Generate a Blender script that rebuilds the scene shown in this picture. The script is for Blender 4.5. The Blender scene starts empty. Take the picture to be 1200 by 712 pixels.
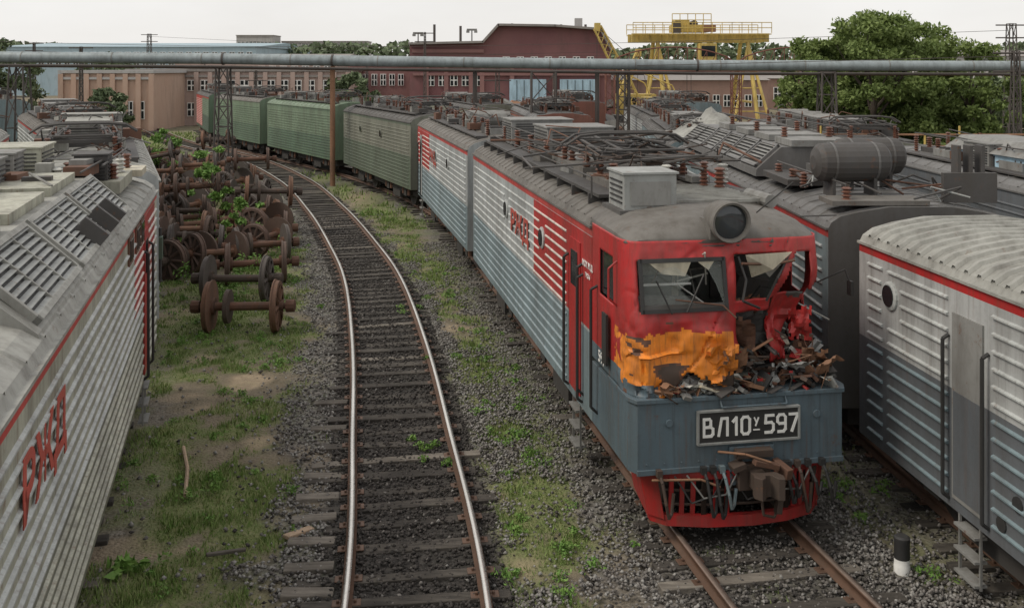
import bpy, math, random
import numpy as np
from mathutils import Vector, Matrix, Euler
random.seed(7); rng=np.random.default_rng(7)
scene=bpy.context.scene
F=1150.0; CZ=6.3
# ------------------------------------------------------------------ materials
MATS={}
def newmat(name):
    m=bpy.data.materials.new(name); m.use_nodes=True
    nt=m.node_tree; b=nt.nodes['Principled BSDF']; MATS[name]=m
    return m,nt,b
def N(nt,t,**k):
    n=nt.nodes.new(t)
    for a,v in k.items(): setattr(n,a,v)
    return n
def noise(nt,coord,scale,detail=5,rough=.6,vec=None):
    mp=N(nt,'ShaderNodeMapping'); nt.links.new(coord,mp.inputs[0])
    mp.inputs['Scale'].default_value=vec or (1,1,1)
    n=N(nt,'ShaderNodeTexNoise'); n.inputs['Scale'].default_value=scale
    n.inputs['Detail'].default_value=detail; n.inputs['Roughness'].default_value=rough
    nt.links.new(mp.outputs[0],n.inputs['Vector']); return n.outputs['Fac']
def ramp(nt,fac,a,b,v0=0,v1=1):
    r=N(nt,'ShaderNodeMapRange'); r.inputs[1].default_value=a; r.inputs[2].default_value=b
    r.inputs[3].default_value=v0; r.inputs[4].default_value=v1; nt.links.new(fac,r.inputs[0]); return r.outputs[0]
def mix(nt,fac,a,b):
    m=N(nt,'ShaderNodeMix',data_type='RGBA')
    if isinstance(fac,(int,float)): m.inputs[0].default_value=fac
    else: nt.links.new(fac,m.inputs[0])
    for i,c in ((6,a),(7,b)):
        if isinstance(c,tuple): m.inputs[i].default_value=(c[0],c[1],c[2],1)
        else: nt.links.new(c,m.inputs[i])
    return m.outputs[2]
def bump(nt,b,h,s,d=.02):
    n=N(nt,'ShaderNodeBump'); n.inputs['Strength'].default_value=s; n.inputs['Distance'].default_value=d
    nt.links.new(h,n.inputs['Height']); nt.links.new(n.outputs[0],b.inputs['Normal'])
def paint(name,col,dirt=.5,rust=.3,rough=.5,metal=0,dcol=(.06,.05,.04),rcol=(.13,.06,.03),bs=.25,streak=0):
    m,nt,b=newmat(name); tc=N(nt,'ShaderNodeTexCoord').outputs['Object']
    s=noise(nt,tc,1.6,5,.65,(2.2,2.2,.45)); f=noise(nt,tc,9,4,.7); l=noise(nt,tc,.55,2,.5)
    lighter=tuple(min(1,c*1.2+.01) for c in col)
    c0=mix(nt,ramp(nt,l,.35,.65),col,lighter)
    c1=mix(nt,ramp(nt,s,.42,.75,0,dirt),c0,dcol)
    r=noise(nt,tc,4.2,6,.75)
    c2=mix(nt,ramp(nt,r,.66-.12*rust,.74-.1*rust,0,min(1,rust*1.6)),c1,rcol)
    c3=mix(nt,ramp(nt,f,.5,.8,0,.35*dirt+.05),c2,dcol)
    if streak:
        k=noise(nt,tc,3.0,4,.6,(4.5,4.5,.22)); c3=mix(nt,ramp(nt,k,.56,.70,0,streak),c3,(.14,.075,.045))
        k2=noise(nt,tc,5.0,3,.6,(4.5,4.5,.15)); c3=mix(nt,ramp(nt,k2,.55,.72,0,streak*.8),c3,(.05,.045,.04))
    nt.links.new(c3,b.inputs['Base Color'])
    nt.links.new(ramp(nt,f,.3,.8,rough-.08,rough+.2),b.inputs['Roughness'])
    b.inputs['Metallic'].default_value=metal
    bump(nt,b,f,bs,.01)
    return m
paint('grey_light',(.33,.35,.35),.5,.25,streak=.4)
paint('grey_white',(.36,.37,.365),.5,.15,streak=.3)
paint('grey_cream',(.36,.36,.29),.65,.4,streak=.5)
paint('slate',(.09,.13,.155),.5,.38,streak=.5)
paint('slate_side',(.16,.215,.235),.5,.25,streak=.35)
paint('slate_dark',(.10,.11,.12),.45,.1,streak=.2)
paint('loco_dark',(.11,.108,.105),.5,.3)
paint('rib_grey',(.42,.44,.43),.5,.25,streak=.4)
paint('rib_slate',(.2,.255,.275),.5,.2)
paint('rib_white',(.58,.52,.47),.5,.3)
paint('red',(.38,.02,.02),.55,.2,.42,streak=.35)
paint('red_stripe',(.42,.045,.038),.5,.2)
paint('red_letter',(.42,.07,.05),.3,.15)
paint('orange',(.78,.24,.02),.55,.42,.55,streak=.5)
paint('roof_grey',(.13,.122,.11),.6,.5,.7)
paint('roof_dark',(.075,.072,.068),.55,.35,.65)
paint('roof_light',(.28,.28,.255),.6,.42,.6)
paint('equip_grey',(.2,.2,.19),.6,.5,.65)
paint('equip_dark',(.055,.052,.05),.5,.5,.65)
paint('box_grey',(.27,.28,.27),.5,.5,.6)
paint('rusty',(.12,.055,.033),.6,.6,.8)
paint('rust_light',(.24,.125,.07),.6,.5,.8)
paint('rust_dark',(.06,.04,.03),.5,.5,.75)
paint('wheel_rust',(.10,.06,.045),.6,.4,.75)
paint('wheel_grey',(.085,.07,.062),.5,.5,.7)
paint('wheel_orange',(.15,.075,.045),.5,.5,.8)
paint('black',(.02,.02,.02),.2,.1,.6)
paint('under',(.03,.028,.026),.4,.4,.85)
paint('green_up',(.13,.185,.12),.55,.2,streak=.2)
paint('green_low',(.095,.15,.095),.55,.2,streak=.2)
paint('olive_up',(.16,.165,.13),.5,.3)
paint('olive_low',(.09,.115,.08),.5,.2)
paint('green_dark',(.04,.075,.05),.4,.2)
paint('cream',(.48,.44,.34),.55,.3)
paint('white_paint',(.75,.75,.72),.25,.1)
paint('blue_paint',(.12,.3,.48),.4,.2)
paint('blue_pale',(.35,.5,.6),.4,.15)
paint('yellow',(.52,.38,.10),.5,.35)
paint('pipe_metal',(.26,.30,.31),.5,.25,.5,.2)
paint('steel_dark',(.07,.06,.055),.5,.4,.8)
paint('steel_red',(.18,.07,.05),.5,.4,.8)
paint('insul',(.13,.055,.035),.3,0,.3)
paint('interior',(.09,.1,.09),.5,.3,.8)
paint('porcel',(.5,.5,.46),.4,.1,.4)
paint('rail_bright',(.66,.64,.60),.12,.05,.28,.8)
paint('rail_rust',(.13,.075,.05),.5,.5,.6,.3)
paint('rail_worn',(.32,.25,.21),.4,.3,.4,.6)
m,nt,b=newmat('glass_dark'); b.inputs['Base Color'].default_value=(.015,.018,.02,1); b.inputs['Roughness'].default_value=.08
m,nt,b=newmat('glass_lamp'); b.inputs['Base Color'].default_value=(.06,.065,.07,1); b.inputs['Roughness'].default_value=.06; b.inputs['Metallic'].default_value=.3
m,nt,b=newmat('glass_pane'); b.inputs['Base Color'].default_value=(.45,.5,.47,1); b.inputs['Roughness'].default_value=.1; b.inputs['Alpha'].default_value=.18
def wood(name,a,bc):
    m,nt,b=newmat(name); tc=N(nt,'ShaderNodeTexCoord').outputs['Object']
    n1=noise(nt,tc,2.5,6,.7,(1.2,8,4)); n2=noise(nt,tc,.9,3,.6)
    c=mix(nt,ramp(nt,n1,.35,.68),a,bc); c=mix(nt,ramp(nt,n2,.4,.65,0,.75),c,tuple(x*.45 for x in a))
    nt.links.new(c,b.inputs['Base Color']); b.inputs['Roughness'].default_value=.95
    bump(nt,b,n1,.6,.02)
wood('sleeper_dark',(.04,.035,.03),(.12,.107,.09)); wood('sleeper_old',(.12,.105,.088),(.25,.225,.19)); wood('stick',(.35,.25,.17),(.5,.38,.27))
def brick(name,c1,c2,mortar,sc=1.0):
    m,nt,b=newmat(name); tc=N(nt,'ShaderNodeTexCoord').outputs['Object']
    l=noise(nt,tc,.18,6,.7); g=noise(nt,tc,1.2,5,.7,(1,1,.25)); k=noise(nt,tc,14,3,.6,(1,1,3))
    c=mix(nt,ramp(nt,l,.35,.65),c1,c2); c=mix(nt,ramp(nt,k,.5,.7,0,.35),c,mortar); c=mix(nt,ramp(nt,g,.5,.8,0,.4),c,(.08,.07,.06))
    nt.links.new(c,b.inputs['Base Color']); b.inputs['Roughness'].default_value=.9
brick('brick_maroon',(.18,.08,.085),(.22,.105,.105),(.22,.14,.13)); brick('brick_maroon2',(.23,.12,.115),(.28,.15,.14),(.26,.18,.16))  # building tones here and below slightly desaturated, putting distance haze into the colour
brick('brick_pink',(.37,.27,.235),(.43,.33,.29),(.38,.32,.28)); brick('brick_orange',(.42,.28,.21),(.46,.33,.26),(.42,.34,.28))
brick('conc',(.34,.33,.32),(.42,.41,.40),(.34,.34,.34)); brick('hall_blue',(.29,.39,.44),(.34,.43,.48),(.32,.38,.42)); brick('roof_slab',(.22,.2,.19),(.28,.26,.24),(.22,.22,.22)); brick('shed_rust',(.25,.16,.13),(.31,.2,.16),(.22,.17,.13))
def leafmat(name,a,b2,c3,trn=.25):
    m,nt,b=newmat(name); tc=N(nt,'ShaderNodeTexCoord').outputs['Object']
    n1=noise(nt,tc,.7,2,.6); n2=noise(nt,tc,9,2,.7)
    c=mix(nt,ramp(nt,n1,.35,.65),a,b2); c=mix(nt,ramp(nt,n2,.45,.7,0,.8),c,c3)
    nt.links.new(c,b.inputs['Base Color']); b.inputs['Roughness'].default_value=.7
    if trn:
        tr=N(nt,'ShaderNodeBsdfTranslucent'); nt.links.new(c,tr.inputs[0]); mx=N(nt,'ShaderNodeMixShader'); mx.inputs[0].default_value=trn
        nt.links.new(b.outputs[0],mx.inputs[1]); nt.links.new(tr.outputs[0],mx.inputs[2]); nt.links.new(mx.outputs[0],nt.nodes['Material Output'].inputs[0])
leafmat('leaf_tree',(.12,.18,.045),(.18,.24,.07),(.24,.30,.095)); leafmat('leaf_far',(.10,.14,.07),(.13,.17,.085),(.15,.19,.10),0)  # leaf_far greens are muted so that distance haze sits in the colour
leafmat('leaf_weed',(.10,.21,.035),(.15,.28,.055),(.22,.33,.08),0); leafmat('grass_blade',(.12,.21,.04),(.19,.27,.075),(.34,.33,.16),0)
m,nt,b=newmat('bark'); b.inputs['Base Color'].default_value=(.07,.055,.045,1); b.inputs['Roughness'].default_value=.95
def stone(name,a,b2):
    m,nt,b=newmat(name); tc=N(nt,'ShaderNodeTexCoord').outputs['Object']; n1=noise(nt,tc,16,2,.6)
    nt.links.new(mix(nt,ramp(nt,n1,.35,.65),a,b2),b.inputs['Base Color']); b.inputs['Roughness'].default_value=.95
stone('stone_light',(.15,.145,.135),(.33,.32,.30)); stone('stone_dark',(.022,.02,.018),(.08,.072,.066)); stone('stone_mid',(.09,.083,.076),(.22,.205,.19))

# ------------------------------------------------------------------ mesh builder
class MB:
    def __init__(s): s.v=[]; s.f=[]; s.m=[]; s.mats=[]
    def mi(s,mat):
        if mat not in s.mats: s.mats.append(mat)
        return s.mats.index(mat)
    def add(s,vs,fs,mat):
        o=len(s.v); s.v.extend([tuple(p) for p in vs]); k=s.mi(mat)
        for f in fs: s.f.append(tuple(i+o for i in f)); s.m.append(k)
    def box(s,c,d,mat,rot=None):
        hx,hy,hz=d[0]/2,d[1]/2,d[2]/2
        vs=[Vector((x,y,z)) for x in(-hx,hx) for y in(-hy,hy) for z in(-hz,hz)]
        if rot: 
            R=Euler(rot).to_matrix(); vs=[R@v for v in vs]
        c=Vector(c); vs=[v+c for v in vs]
        s.add(vs,[(0,1,3,2),(4,6,7,5),(0,4,5,1),(2,3,7,6),(0,2,6,4),(1,5,7,3)],mat)
    def cyl(s,a,b,r,mat,n=10,r2=None,caps=True):
        a=Vector(a); b=Vector(b); r2=r if r2 is None else r2
        d=(b-a); 
        if d.length<1e-6: return
        d.normalize(); u=d.orthogonal().normalized(); w=d.cross(u)
        vs=[]
        for p,rr in((a,r),(b,r2)):
            for i in range(n):
                t=2*math.pi*i/n; vs.append(p+(u*math.cos(t)+w*math.sin(t))*rr)
        fs=[(i,(i+1)%n,n+(i+1)%n,n+i) for i in range(n)]
        if caps: fs+= [tuple(range(n-1,-1,-1)),tuple(range(n,2*n))]
        s.add(vs,fs,mat)
    def tube(s,pts,r,mat,n=6):
        for a,b in zip(pts[:-1],pts[1:]): s.cyl(a,b,r,mat,n)
    def lathe(s,a,d,prof,mat,n=16,endcap=True):
        a=Vector(a); d=Vector(d).normalized(); u=d.orthogonal().normalized(); w=d.cross(u); vs=[]
        for (h,r) in prof:
            for i in range(n):
                t=2*math.pi*i/n; vs.append(a+d*h+(u*math.cos(t)+w*math.sin(t))*r)
        k=len(prof); fs=[]
        for j in range(k-1):
            for i in range(n): fs.append((j*n+i,j*n+(i+1)%n,(j+1)*n+(i+1)%n,(j+1)*n+i))
        fs.append(tuple(range(n-1,-1,-1)))
        if endcap: fs.append(tuple(range((k-1)*n,k*n)))
        s.add(vs,fs,mat)
    def prism(s,prof,y0,y1,mat,cap=None,segm=None,closed=True):
        n=len(prof); vs=[(x,y0,z) for x,z in prof]+[(x,y1,z) for x,z in prof]
        rngn=n if closed else n-1
        for i in range(rngn):
            j=(i+1)%n; s.add([vs[i],vs[j],vs[n+j],vs[n+i]],[(0,1,2,3)],(segm[i] if segm else mat))
        if cap is not False: s.add(vs,[tuple(range(n)),tuple(range(2*n-1,n-1,-1))],cap or mat)
    def zprism(s,plan,z0,z1,mat):
        n=len(plan); vs=[(x,y,z0) for x,y in plan]+[(x,y,z1) for x,y in plan]
        s.add(vs,[(i,(i+1)%n,n+(i+1)%n,n+i) for i in range(n)]+[tuple(range(n-1,-1,-1)),tuple(range(n,2*n))],mat)
    def build(s,name,parent=None,bevel=0,smooth=False,solid=0):
        me=bpy.data.meshes.new(name); me.from_pydata(s.v,[],s.f)
        for k in s.mats: me.materials.append(MATS[k])
        me.polygons.foreach_set('material_index',s.m)
        if smooth: me.polygons.foreach_set('use_smooth',[True]*len(s.f))
        me.update(); ob=bpy.data.objects.new(name,me); scene.collection.objects.link(ob)
        if smooth:
            try: me.set_sharp_from_angle(angle=math.radians(32))
            except Exception: pass
        if solid:
            md=ob.modifiers.new('s','SOLIDIFY'); md.thickness=solid
        if bevel:
            md=ob.modifiers.new('b','BEVEL'); md.width=bevel; md.segments=2; md.limit_method='ANGLE'; md.angle_limit=math.radians(40)
        if parent: ob.parent=parent
        return ob
def empty(name,loc=(0,0,0),rz=0):
    e=bpy.data.objects.new(name,None); e.location=loc; e.rotation_euler=(0,0,rz); e.empty_display_size=.3
    scene.collection.objects.link(e); return e
def text(body,size,mat,parent,loc,face,name,ext=.004,sx=1.0,off=0,sp=1.0):
    cu=bpy.data.curves.new(name,'FONT'); cu.body=body; cu.size=size; cu.extrude=ext; cu.align_x='CENTER'; cu.offset=off; cu.space_character=sp
    cu.materials.append(MATS[mat]); ob=bpy.data.objects.new(name,cu); scene.collection.objects.link(ob); ob.parent=parent
    C={'L':((0,-1,0),(0,0,1),(-1,0,0)),'R':((0,1,0),(0,0,1),(1,0,0)),'F':((1,0,0),(0,0,1),(0,-1,0))}[face]
    M=Matrix(C).transposed().to_4x4(); M=Matrix.Translation(loc)@M@Matrix.Diagonal((sx,1,1,1)); ob.matrix_local=M
    return ob
def glyphs(mb,word,x,z,h,t,y,mat,gap=.3,d=.012):
    G={'В':([(0,-.02,0,1.02),(0,1,.34,1),(.34,1,.42,.9),(.42,.9,.42,.64),(.42,.64,.34,.55),(0,.53,.42,.53),(.42,.53,.56,.42),(.56,.42,.56,.12),(.56,.12,.46,0),(0,0,.46,0)],.58),'Л':([(.02,0,.2,1),(.2,1,.56,1),(.56,1,.56,0)],.58),'1':([(.22,0,.22,1),(.22,1,.02,.78)],.24),'0':([(0,.15,0,.85),(0,.85,.12,1),(.12,1,.38,1),(.38,1,.5,.85),(.5,.85,.5,.15),(.5,.15,.38,0),(.38,0,.12,0),(.12,0,0,.15)],.5),
       'У':([(0,1,.28,.42),(.56,1,.18,0)],.56),'5':([(.5,1,.03,1),(.03,1,.0,.55),(0,.58,.38,.58),(.38,.58,.5,.46),(.5,.46,.5,.14),(.5,.14,.38,0),(.38,0,0,0)],.5),'9':([(0,.85,0,.6),(0,.85,.12,1),(.12,1,.38,1),(.38,1,.5,.85),(0,.6,.12,.48),(.12,.48,.5,.48),(.5,.85,.5,.14),(.5,.14,.38,0),(.38,0,.05,0)],.5),'7':([(0,1,.52,1),(.52,1,.15,0)],.52)}
    for c in word:
        L,wd=G[c]
        for (a,b_,c2,d2) in L:
            p=Vector((x+a*h,y,z+b_*h)); q=Vector((x+c2*h,y,z+d2*h)); v=q-p; ln=v.length; ang=math.atan2(v.z,v.x)
            mb.box((p+q)/2,(ln+t*.8,d+random.random()*.003,t),mat,(0,-ang,0))
        x+=wd*h+gap*h
    return x
# ------------------------------------------------------------------ noise in numpy
G=rng.random((256,256))
def vn(x,y):
    x=np.asarray(x,float); y=np.asarray(y,float); xi=np.floor(x).astype(int); yi=np.floor(y).astype(int)
    fx=x-xi; fy=y-yi; fx=fx*fx*(3-2*fx); fy=fy*fy*(3-2*fy)
    a=G[xi%256,yi%256]; b=G[(xi+1)%256,yi%256]; c=G[xi%256,(yi+1)%256]; d=G[(xi+1)%256,(yi+1)%256]
    return (a*(1-fx)+b*fx)*(1-fy)+(c*(1-fx)+d*fx)*fy
def fbm(x,y,o=4):
    s=0; a=.5; t=0
    for i in range(o): s=s+a*vn(x*2**i+17*i,y*2**i+31*i); t+=a; a*=.5
    return s/t
def ss(v,a,b):
    t=np.clip((v-a)/(b-a),0,1); return t*t*(3-2*t)
# ------------------------------------------------------------------ track lines
def catmull(P,step=.25):
    P=[np.array(p,float) for p in P]; P=[2*P[0]-P[1]]+P+[2*P[-1]-P[-2]]; out=[]
    for i in range(1,len(P)-2):
        a,b,c,d=P[i-1],P[i],P[i+1],P[i+2]; n=max(2,int(np.linalg.norm(c-b)/.1))
        for k in range(n):
            t=k/n; out.append(.5*((2*b)+(-a+c)*t+(2*a-5*b+4*c-d)*t*t+(-a+3*b-3*c+d)*t**3))
    out.append(P[-2]); out=np.array(out); L=np.r_[0,np.cumsum(np.linalg.norm(np.diff(out,axis=0),axis=1))]
    s=np.arange(0,L[-1],step); return np.c_[np.interp(s,L,out[:,0]),np.interp(s,L,out[:,1])]
TL=catmull([(.4,-12),(-.2,-4),(-.6,4),(-1.08,11.1),(-1.89,16.7),(-2.74,21.9),(-3.95,28.1),(-5.31,33.4),(-8.0,42.5),(-12.0,54),(-18.0,66.8),(-26,79),(-33,92),(-42,110)])
TM=catmull([(7.8,-12),(5.6,0),(4.25,6.5),(2.98,12.92),(1.72,20),(.39,27.35),(-2.59,41.75),(-8.3,55.55),(-15.65,67.6),(-22.75,79.2),(-28.2,92.6),(-34,108)])
TR=catmull([(9.6,-12),(8.35,0),(6.78,14.4),(6.5,22),(6.55,31),(7.2,46),(8.5,60),(9,90)])
TLL=catmull([(-.2,-12),(-4.05,3.3),(-8.29,18.5),(-14.5,33.5),(-22.5,47.5),(-33,60),(-45,72)])
def dist(T,x,y):
    T=T[::3]; x=x.ravel(); y=y.ravel(); d=np.full(x.shape,1e9)
    for i in range(0,len(x),20000):
        dx=x[i:i+20000,None]-T[None,:,0]; dy=y[i:i+20000,None]-T[None,:,1]; d[i:i+20000]=np.sqrt((dx*dx+dy*dy).min(1))
    return d
def gp(px,py,z=0):
    D=F*(CZ-z)/(py-80); return ((px-600)*D/F,D)
SANDS=[(gp(610,665),.42),(gp(590,580),.25),(gp(290,445),.4),(gp(240,420),.45),(gp(300,520),.25),(gp(420,230),1.0)]
def zones(x,y):
    sh=x.shape; dL,dM,dR,dLL=[dist(T,x,y).reshape(sh) for T in (TL,TM,TR,TLL)]
    wob=(fbm(x*1.3,y*1.3,4)-.5)*1.6
    left=(x<np.interp(y,TL[:,1],TL[:,0])) 
    wl=np.where(left,.4,0)
    grav=np.maximum.reduce([1-ss(dL+wob-wl,1.15,1.8),1-ss(dM+wob,1.5,2.4),(1-ss(dR+wob,1.3,2.6))*.85,(1-ss(dLL+wob,1.5,1.9))*.5])
    dark=np.maximum(1-ss(dL+wob*.2,.95,1.35),(1-ss(dM+wob*.4,.9,1.9))*.6)
    n=fbm(x*.5+9,y*.5+3,5); n2=fbm(x*1.9+40,y*1.9,4)
    g=ss(n*.5+n2*.5,.36,.55)
    med=(~left)&(x<np.interp(y,TM[:,1],TM[:,0]))
    g=g*(1-grav*np.where(med,.5,.8)); g=g*(1-dark*.97)
    right=x>np.interp(y,TM[:,1],TM[:,0]); g=np.where(right,g*.6,g)
    g=g*np.where((y>100),.3,1)
    sand=ss(fbm(x*.7+70,y*.7+12,3),.66,.74)*.7
    for (c,r) in SANDS: sand=np.maximum(sand,1-ss(np.hypot(x-c[0],(y-c[1])*.8)+wob*.4,r*.5,r*1.2))
    sand=sand*(1-dark)*(1-grav*.5); g=g*(1-sand*.7)
    return grav*(1-sand*.8),dark,g,sand,n2
# ------------------------------------------------------------------ ground
def axis(lo,hi,step,far,neg):
    a=list(np.arange(lo,hi,step)); s=step; v=hi
    while v<far: a.append(v); s*=1.25; v+=s
    s=step; v=lo; pre=[]
    while v>neg: s*=1.25; v-=s; pre.append(v)
    return np.array(pre[::-1]+a)
ax=axis(-12,8,.1,2500,-2500); ay=axis(8.5,34,.1,3500,-200)
X,Y=np.meshgrid(ax,ay); grav,dark,gr,sand,n2=zones(X,Y)
near=(Y<120)&(np.abs(X)<60)
Z=np.where(near,(fbm(X*3,Y*3,3)-.5)*.05+(fbm(X*.6,Y*.6,2)-.5)*.12*(1-grav)+grav*.02,0)
vs=np.c_[X.ravel(),Y.ravel(),Z.ravel()]; ny,nx=X.shape
idx=np.arange(ny*nx).reshape(ny,nx); q=np.stack([idx[:-1,:-1],idx[:-1,1:],idx[1:,1:],idx[1:,:-1]],-1).reshape(-1,4)
def npmesh(name,verts,faces,mats,mi=None,parent=None):
    me=bpy.data.meshes.new(name); nf,k=faces.shape
    me.vertices.add(len(verts)); me.vertices.foreach_set('co',verts.astype(np.float32).ravel())
    me.loops.add(nf*k); me.loops.foreach_set('vertex_index',faces.astype(np.int32).ravel())
    me.polygons.add(nf); me.polygons.foreach_set('loop_start',np.arange(0,nf*k,k,dtype=np.int32))
    try: me.polygons.foreach_set('loop_total',np.full(nf,k,dtype=np.int32))
    except Exception: pass
    for mm in mats: me.materials.append(MATS[mm])
    if mi is not None: me.polygons.foreach_set('material_index',mi.astype(np.int32))
    me.update(calc_edges=True); ob=bpy.data.objects.new(name,me); scene.collection.objects.link(ob)
    if parent: ob.parent=parent
    return ob
m,nt,b=newmat('ground_mat'); tc=N(nt,'ShaderNodeTexCoord').outputs['Object']
at=N(nt,'ShaderNodeAttribute',attribute_name='zone'); sp=N(nt,'ShaderNodeSeparateColor'); nt.links.new(at.outputs['Color'],sp.inputs[0])
vo=N(nt,'ShaderNodeTexVoronoi'); vo.inputs['Scale'].default_value=17; nt.links.new(tc,vo.inputs['Vector'])
sc=N(nt,'ShaderNodeSeparateColor'); nt.links.new(vo.outputs['Color'],sc.inputs[0]); cell=sc.outputs[0]
n1=noise(nt,tc,1.2,6,.65); n3=noise(nt,tc,22,4,.7); n4=noise(nt,tc,5,5,.7)
dirt=mix(nt,ramp(nt,n1,.35,.65),(.14,.115,.075),(.24,.20,.14)); dirt=mix(nt,ramp(nt,n3,.45,.7,0,.5),dirt,(.08,.068,.045))
gvl=mix(nt,cell,(.085,.078,.07),(.28,.265,.245)); gvl=mix(nt,ramp(nt,n4,.4,.7,0,.6),gvl,(.12,.1,.08))
grs=mix(nt,ramp(nt,n4,.35,.65),(.12,.165,.045),(.215,.215,.10)); grs=mix(nt,ramp(nt,n3,.45,.7,0,.6),grs,(.08,.11,.03))
snd=mix(nt,ramp(nt,n4,.35,.65),(.38,.30,.20),(.28,.22,.15))
c=mix(nt,sp.outputs[0],dirt,gvl); c=mix(nt,at.outputs['Alpha'],c,snd); c=mix(nt,sp.outputs[1],c,mix(nt,cell,(.018,.016,.014),(.06,.054,.049))); c=mix(nt,sp.outputs[2],c,grs)
nt.links.new(c,b.inputs['Base Color']); b.inputs['Roughness'].default_value=.95
ad=N(nt,'ShaderNodeMath',operation='ADD'); nt.links.new(ramp(nt,vo.outputs['Distance'],0,.6,1,0),ad.inputs[0]); nt.links.new(n3,ad.inputs[1])
bump(nt,b,ad.outputs[0],.6,.04)
g=npmesh('ground',vs,q,['ground_mat']); 
ca=g.data.color_attributes.new('zone','FLOAT_COLOR','POINT')
ca.data.foreach_set('color',np.c_[grav.ravel(),dark.ravel(),np.clip(gr.ravel(),0,1),np.clip(sand.ravel(),0,1)].astype(np.float32).ravel())
g.data.polygons.foreach_set('use_smooth',[True]*len(g.data.polygons))
def stones(name,T,lo,hi,n,w,mats,probs,ymin,ymax,smin=.018,smax=.042):
    sel=T[(T[:,1]>ymin)&(T[:,1]<ymax)]; k=(rng.random(n)**1.35*(len(sel)-2)).astype(int)
    p=sel[k]; d=sel[np.minimum(k+1,len(sel)-1)]-p; d/=np.linalg.norm(d,axis=1)[:,None]+1e-9; nr=np.c_[d[:,1],-d[:,0]]
    off=rng.uniform(lo,hi,n); c=p+nr*off[:,None]+d*rng.uniform(0,.25,n)[:,None]
    gv,dk,gg,sd,_=zones(c[:,0],c[:,1]); base=np.clip(np.maximum(gv,dk)+.06,0,1) if w is None else w
    keep=rng.random(n)<base; c=c[keep]; off=off[keep]; n=len(c)
    r=rng.uniform(smin,smax,n)
    O=np.array([(1,0,0),(-1,0,0),(0,1,0),(0,-1,0),(0,0,.8),(0,0,-.6)])
    V=O[None]*r[:,None,None]*rng.uniform(.6,1.25,(n,6,1)); a=rng.uniform(0,6.28,n); ca_,sa=np.cos(a),np.sin(a); tl=rng.uniform(-.6,.6,n)
    x=V[...,0]*ca_[:,None]-V[...,1]*sa[:,None]; y=V[...,0]*sa[:,None]+V[...,1]*ca_[:,None]; z=V[...,2]+x*tl[:,None]*.7
    z=z+rng.uniform(.015,.07,n)[:,None]
    V=np.stack([x+c[:,0,None],y+c[:,1,None],z],-1).reshape(-1,3)
    T8=np.array([(0,2,4),(2,1,4),(1,3,4),(3,0,4),(2,0,5),(1,2,5),(3,1,5),(0,3,5)])
    Fc=(T8[None]+np.arange(n)[:,None,None]*6).reshape(-1,3)
    pr=probs(off); u=rng.random(n); mi=np.where(u<pr[0],0,np.where(u<pr[0]+pr[1],1,2)); npmesh(name,V,Fc,mats,np.repeat(mi,8))
SM=['stone_dark','stone_mid','stone_light']
stones('ballast_gravel',TL,-2.6,2.2,48000,None,SM,lambda o:(np.where(abs(o)<1.15,.95,.15),np.where(abs(o)<1.15,.045,.45)),9,42)
stones('ballast_gravel',TM,-2.9,2.4,42000,None,SM,lambda o:(np.where(abs(o)<1.2,.4,.12),np.where(abs(o)<1.2,.5,.5)),9,36)
stones('ballast_gravel',TR,-3.2,2.2,14000,None,SM,lambda o:(np.full_like(o,.3),np.full_like(o,.5)),8,26)
stones('loose_stones',TL,-7.5,-2.2,1500,.7,SM,lambda o:(np.full_like(o,.1),np.full_like(o,.4)),9,40,.015,.05)
def blades(name,n,xr,yr,hmin,hmax,mat,thr=.25,wd=.006,pw=1.6):
    x=rng.uniform(*xr,n); y=yr[0]+(yr[1]-yr[0])*rng.random(n)**pw; gv,dk,gg,sd,_=zones(x,y)
    keep=(rng.random(n)<np.clip(gg*1.2-thr*.35,0,1))&(gg>thr*.5); x,y,gg=x[keep],y[keep],gg[keep]; n=len(x)
    tuft=ss(fbm(x*2.2+5,y*2.2+8,3),.45,.7)
    h=rng.uniform(hmin,hmax,n)*(.3+.5*gg+1.1*tuft); a=rng.uniform(0,6.28,n); w=wd*(1+y/14); ln=rng.uniform(.1,.7,n)*h; b2=rng.uniform(0,6.28,n)
    z0=(fbm(x*.6,y*.6,2)-.5)*.12-.02
    P0=np.stack([x-np.cos(a)*w,y-np.sin(a)*w,z0],-1); P1=np.stack([x+np.cos(a)*w,y+np.sin(a)*w,z0],-1); P2=np.stack([x+np.cos(b2)*ln,y+np.sin(b2)*ln,z0+h],-1)
    V=np.stack([P0,P1,P2],1).reshape(-1,3); npmesh(name,V,np.arange(n*3).reshape(-1,3),[mat])
blades('grass',500000,(-12,7),(9,46),.03,.10,'grass_blade')
blades('grass',40000,(-40,6),(40,95),.08,.25,'grass_blade',wd=.012,pw=1)
def weeds(name,spots,mat='leaf_weed'):
    V=[];Fc=[];k=0
    for (x,y,R,h,n,ls) in spots:
        for i in range(n):
            a=random.random()*6.28; r=R*math.sqrt(random.random())*(.6+.4*math.sin(a*3+x*9)); z=h*random.random()*(1-.5*r/R)
            c=np.array([x+r*math.cos(a),y+r*math.sin(a),z+.02]); u=rng.normal(size=3); u/=np.linalg.norm(u); v=np.cross(u,rng.normal(size=3)); v/=np.linalg.norm(v)+1e-9
            l=ls*random.uniform(.6,1.3); V+= [c-u*l,c+v*l*.42,c+u*l,c-v*l*.42]; Fc.append((k,k+1,k+2,k+3)); k+=4
    return npmesh(name,np.array(V),np.array(Fc),[mat])
sp_=[]
for _ in range(520):
    x=random.uniform(-10,6); y=9.5+34*random.random()**1.3
    gv,dk,gg,sd,_n=zones(np.array([x]),np.array([y]))
    if gg[0]>.25: sp_.append((x,y,random.uniform(.06,.3),random.uniform(.05,.16),int(random.uniform(30,110)),random.uniform(.018,.035)))
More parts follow.
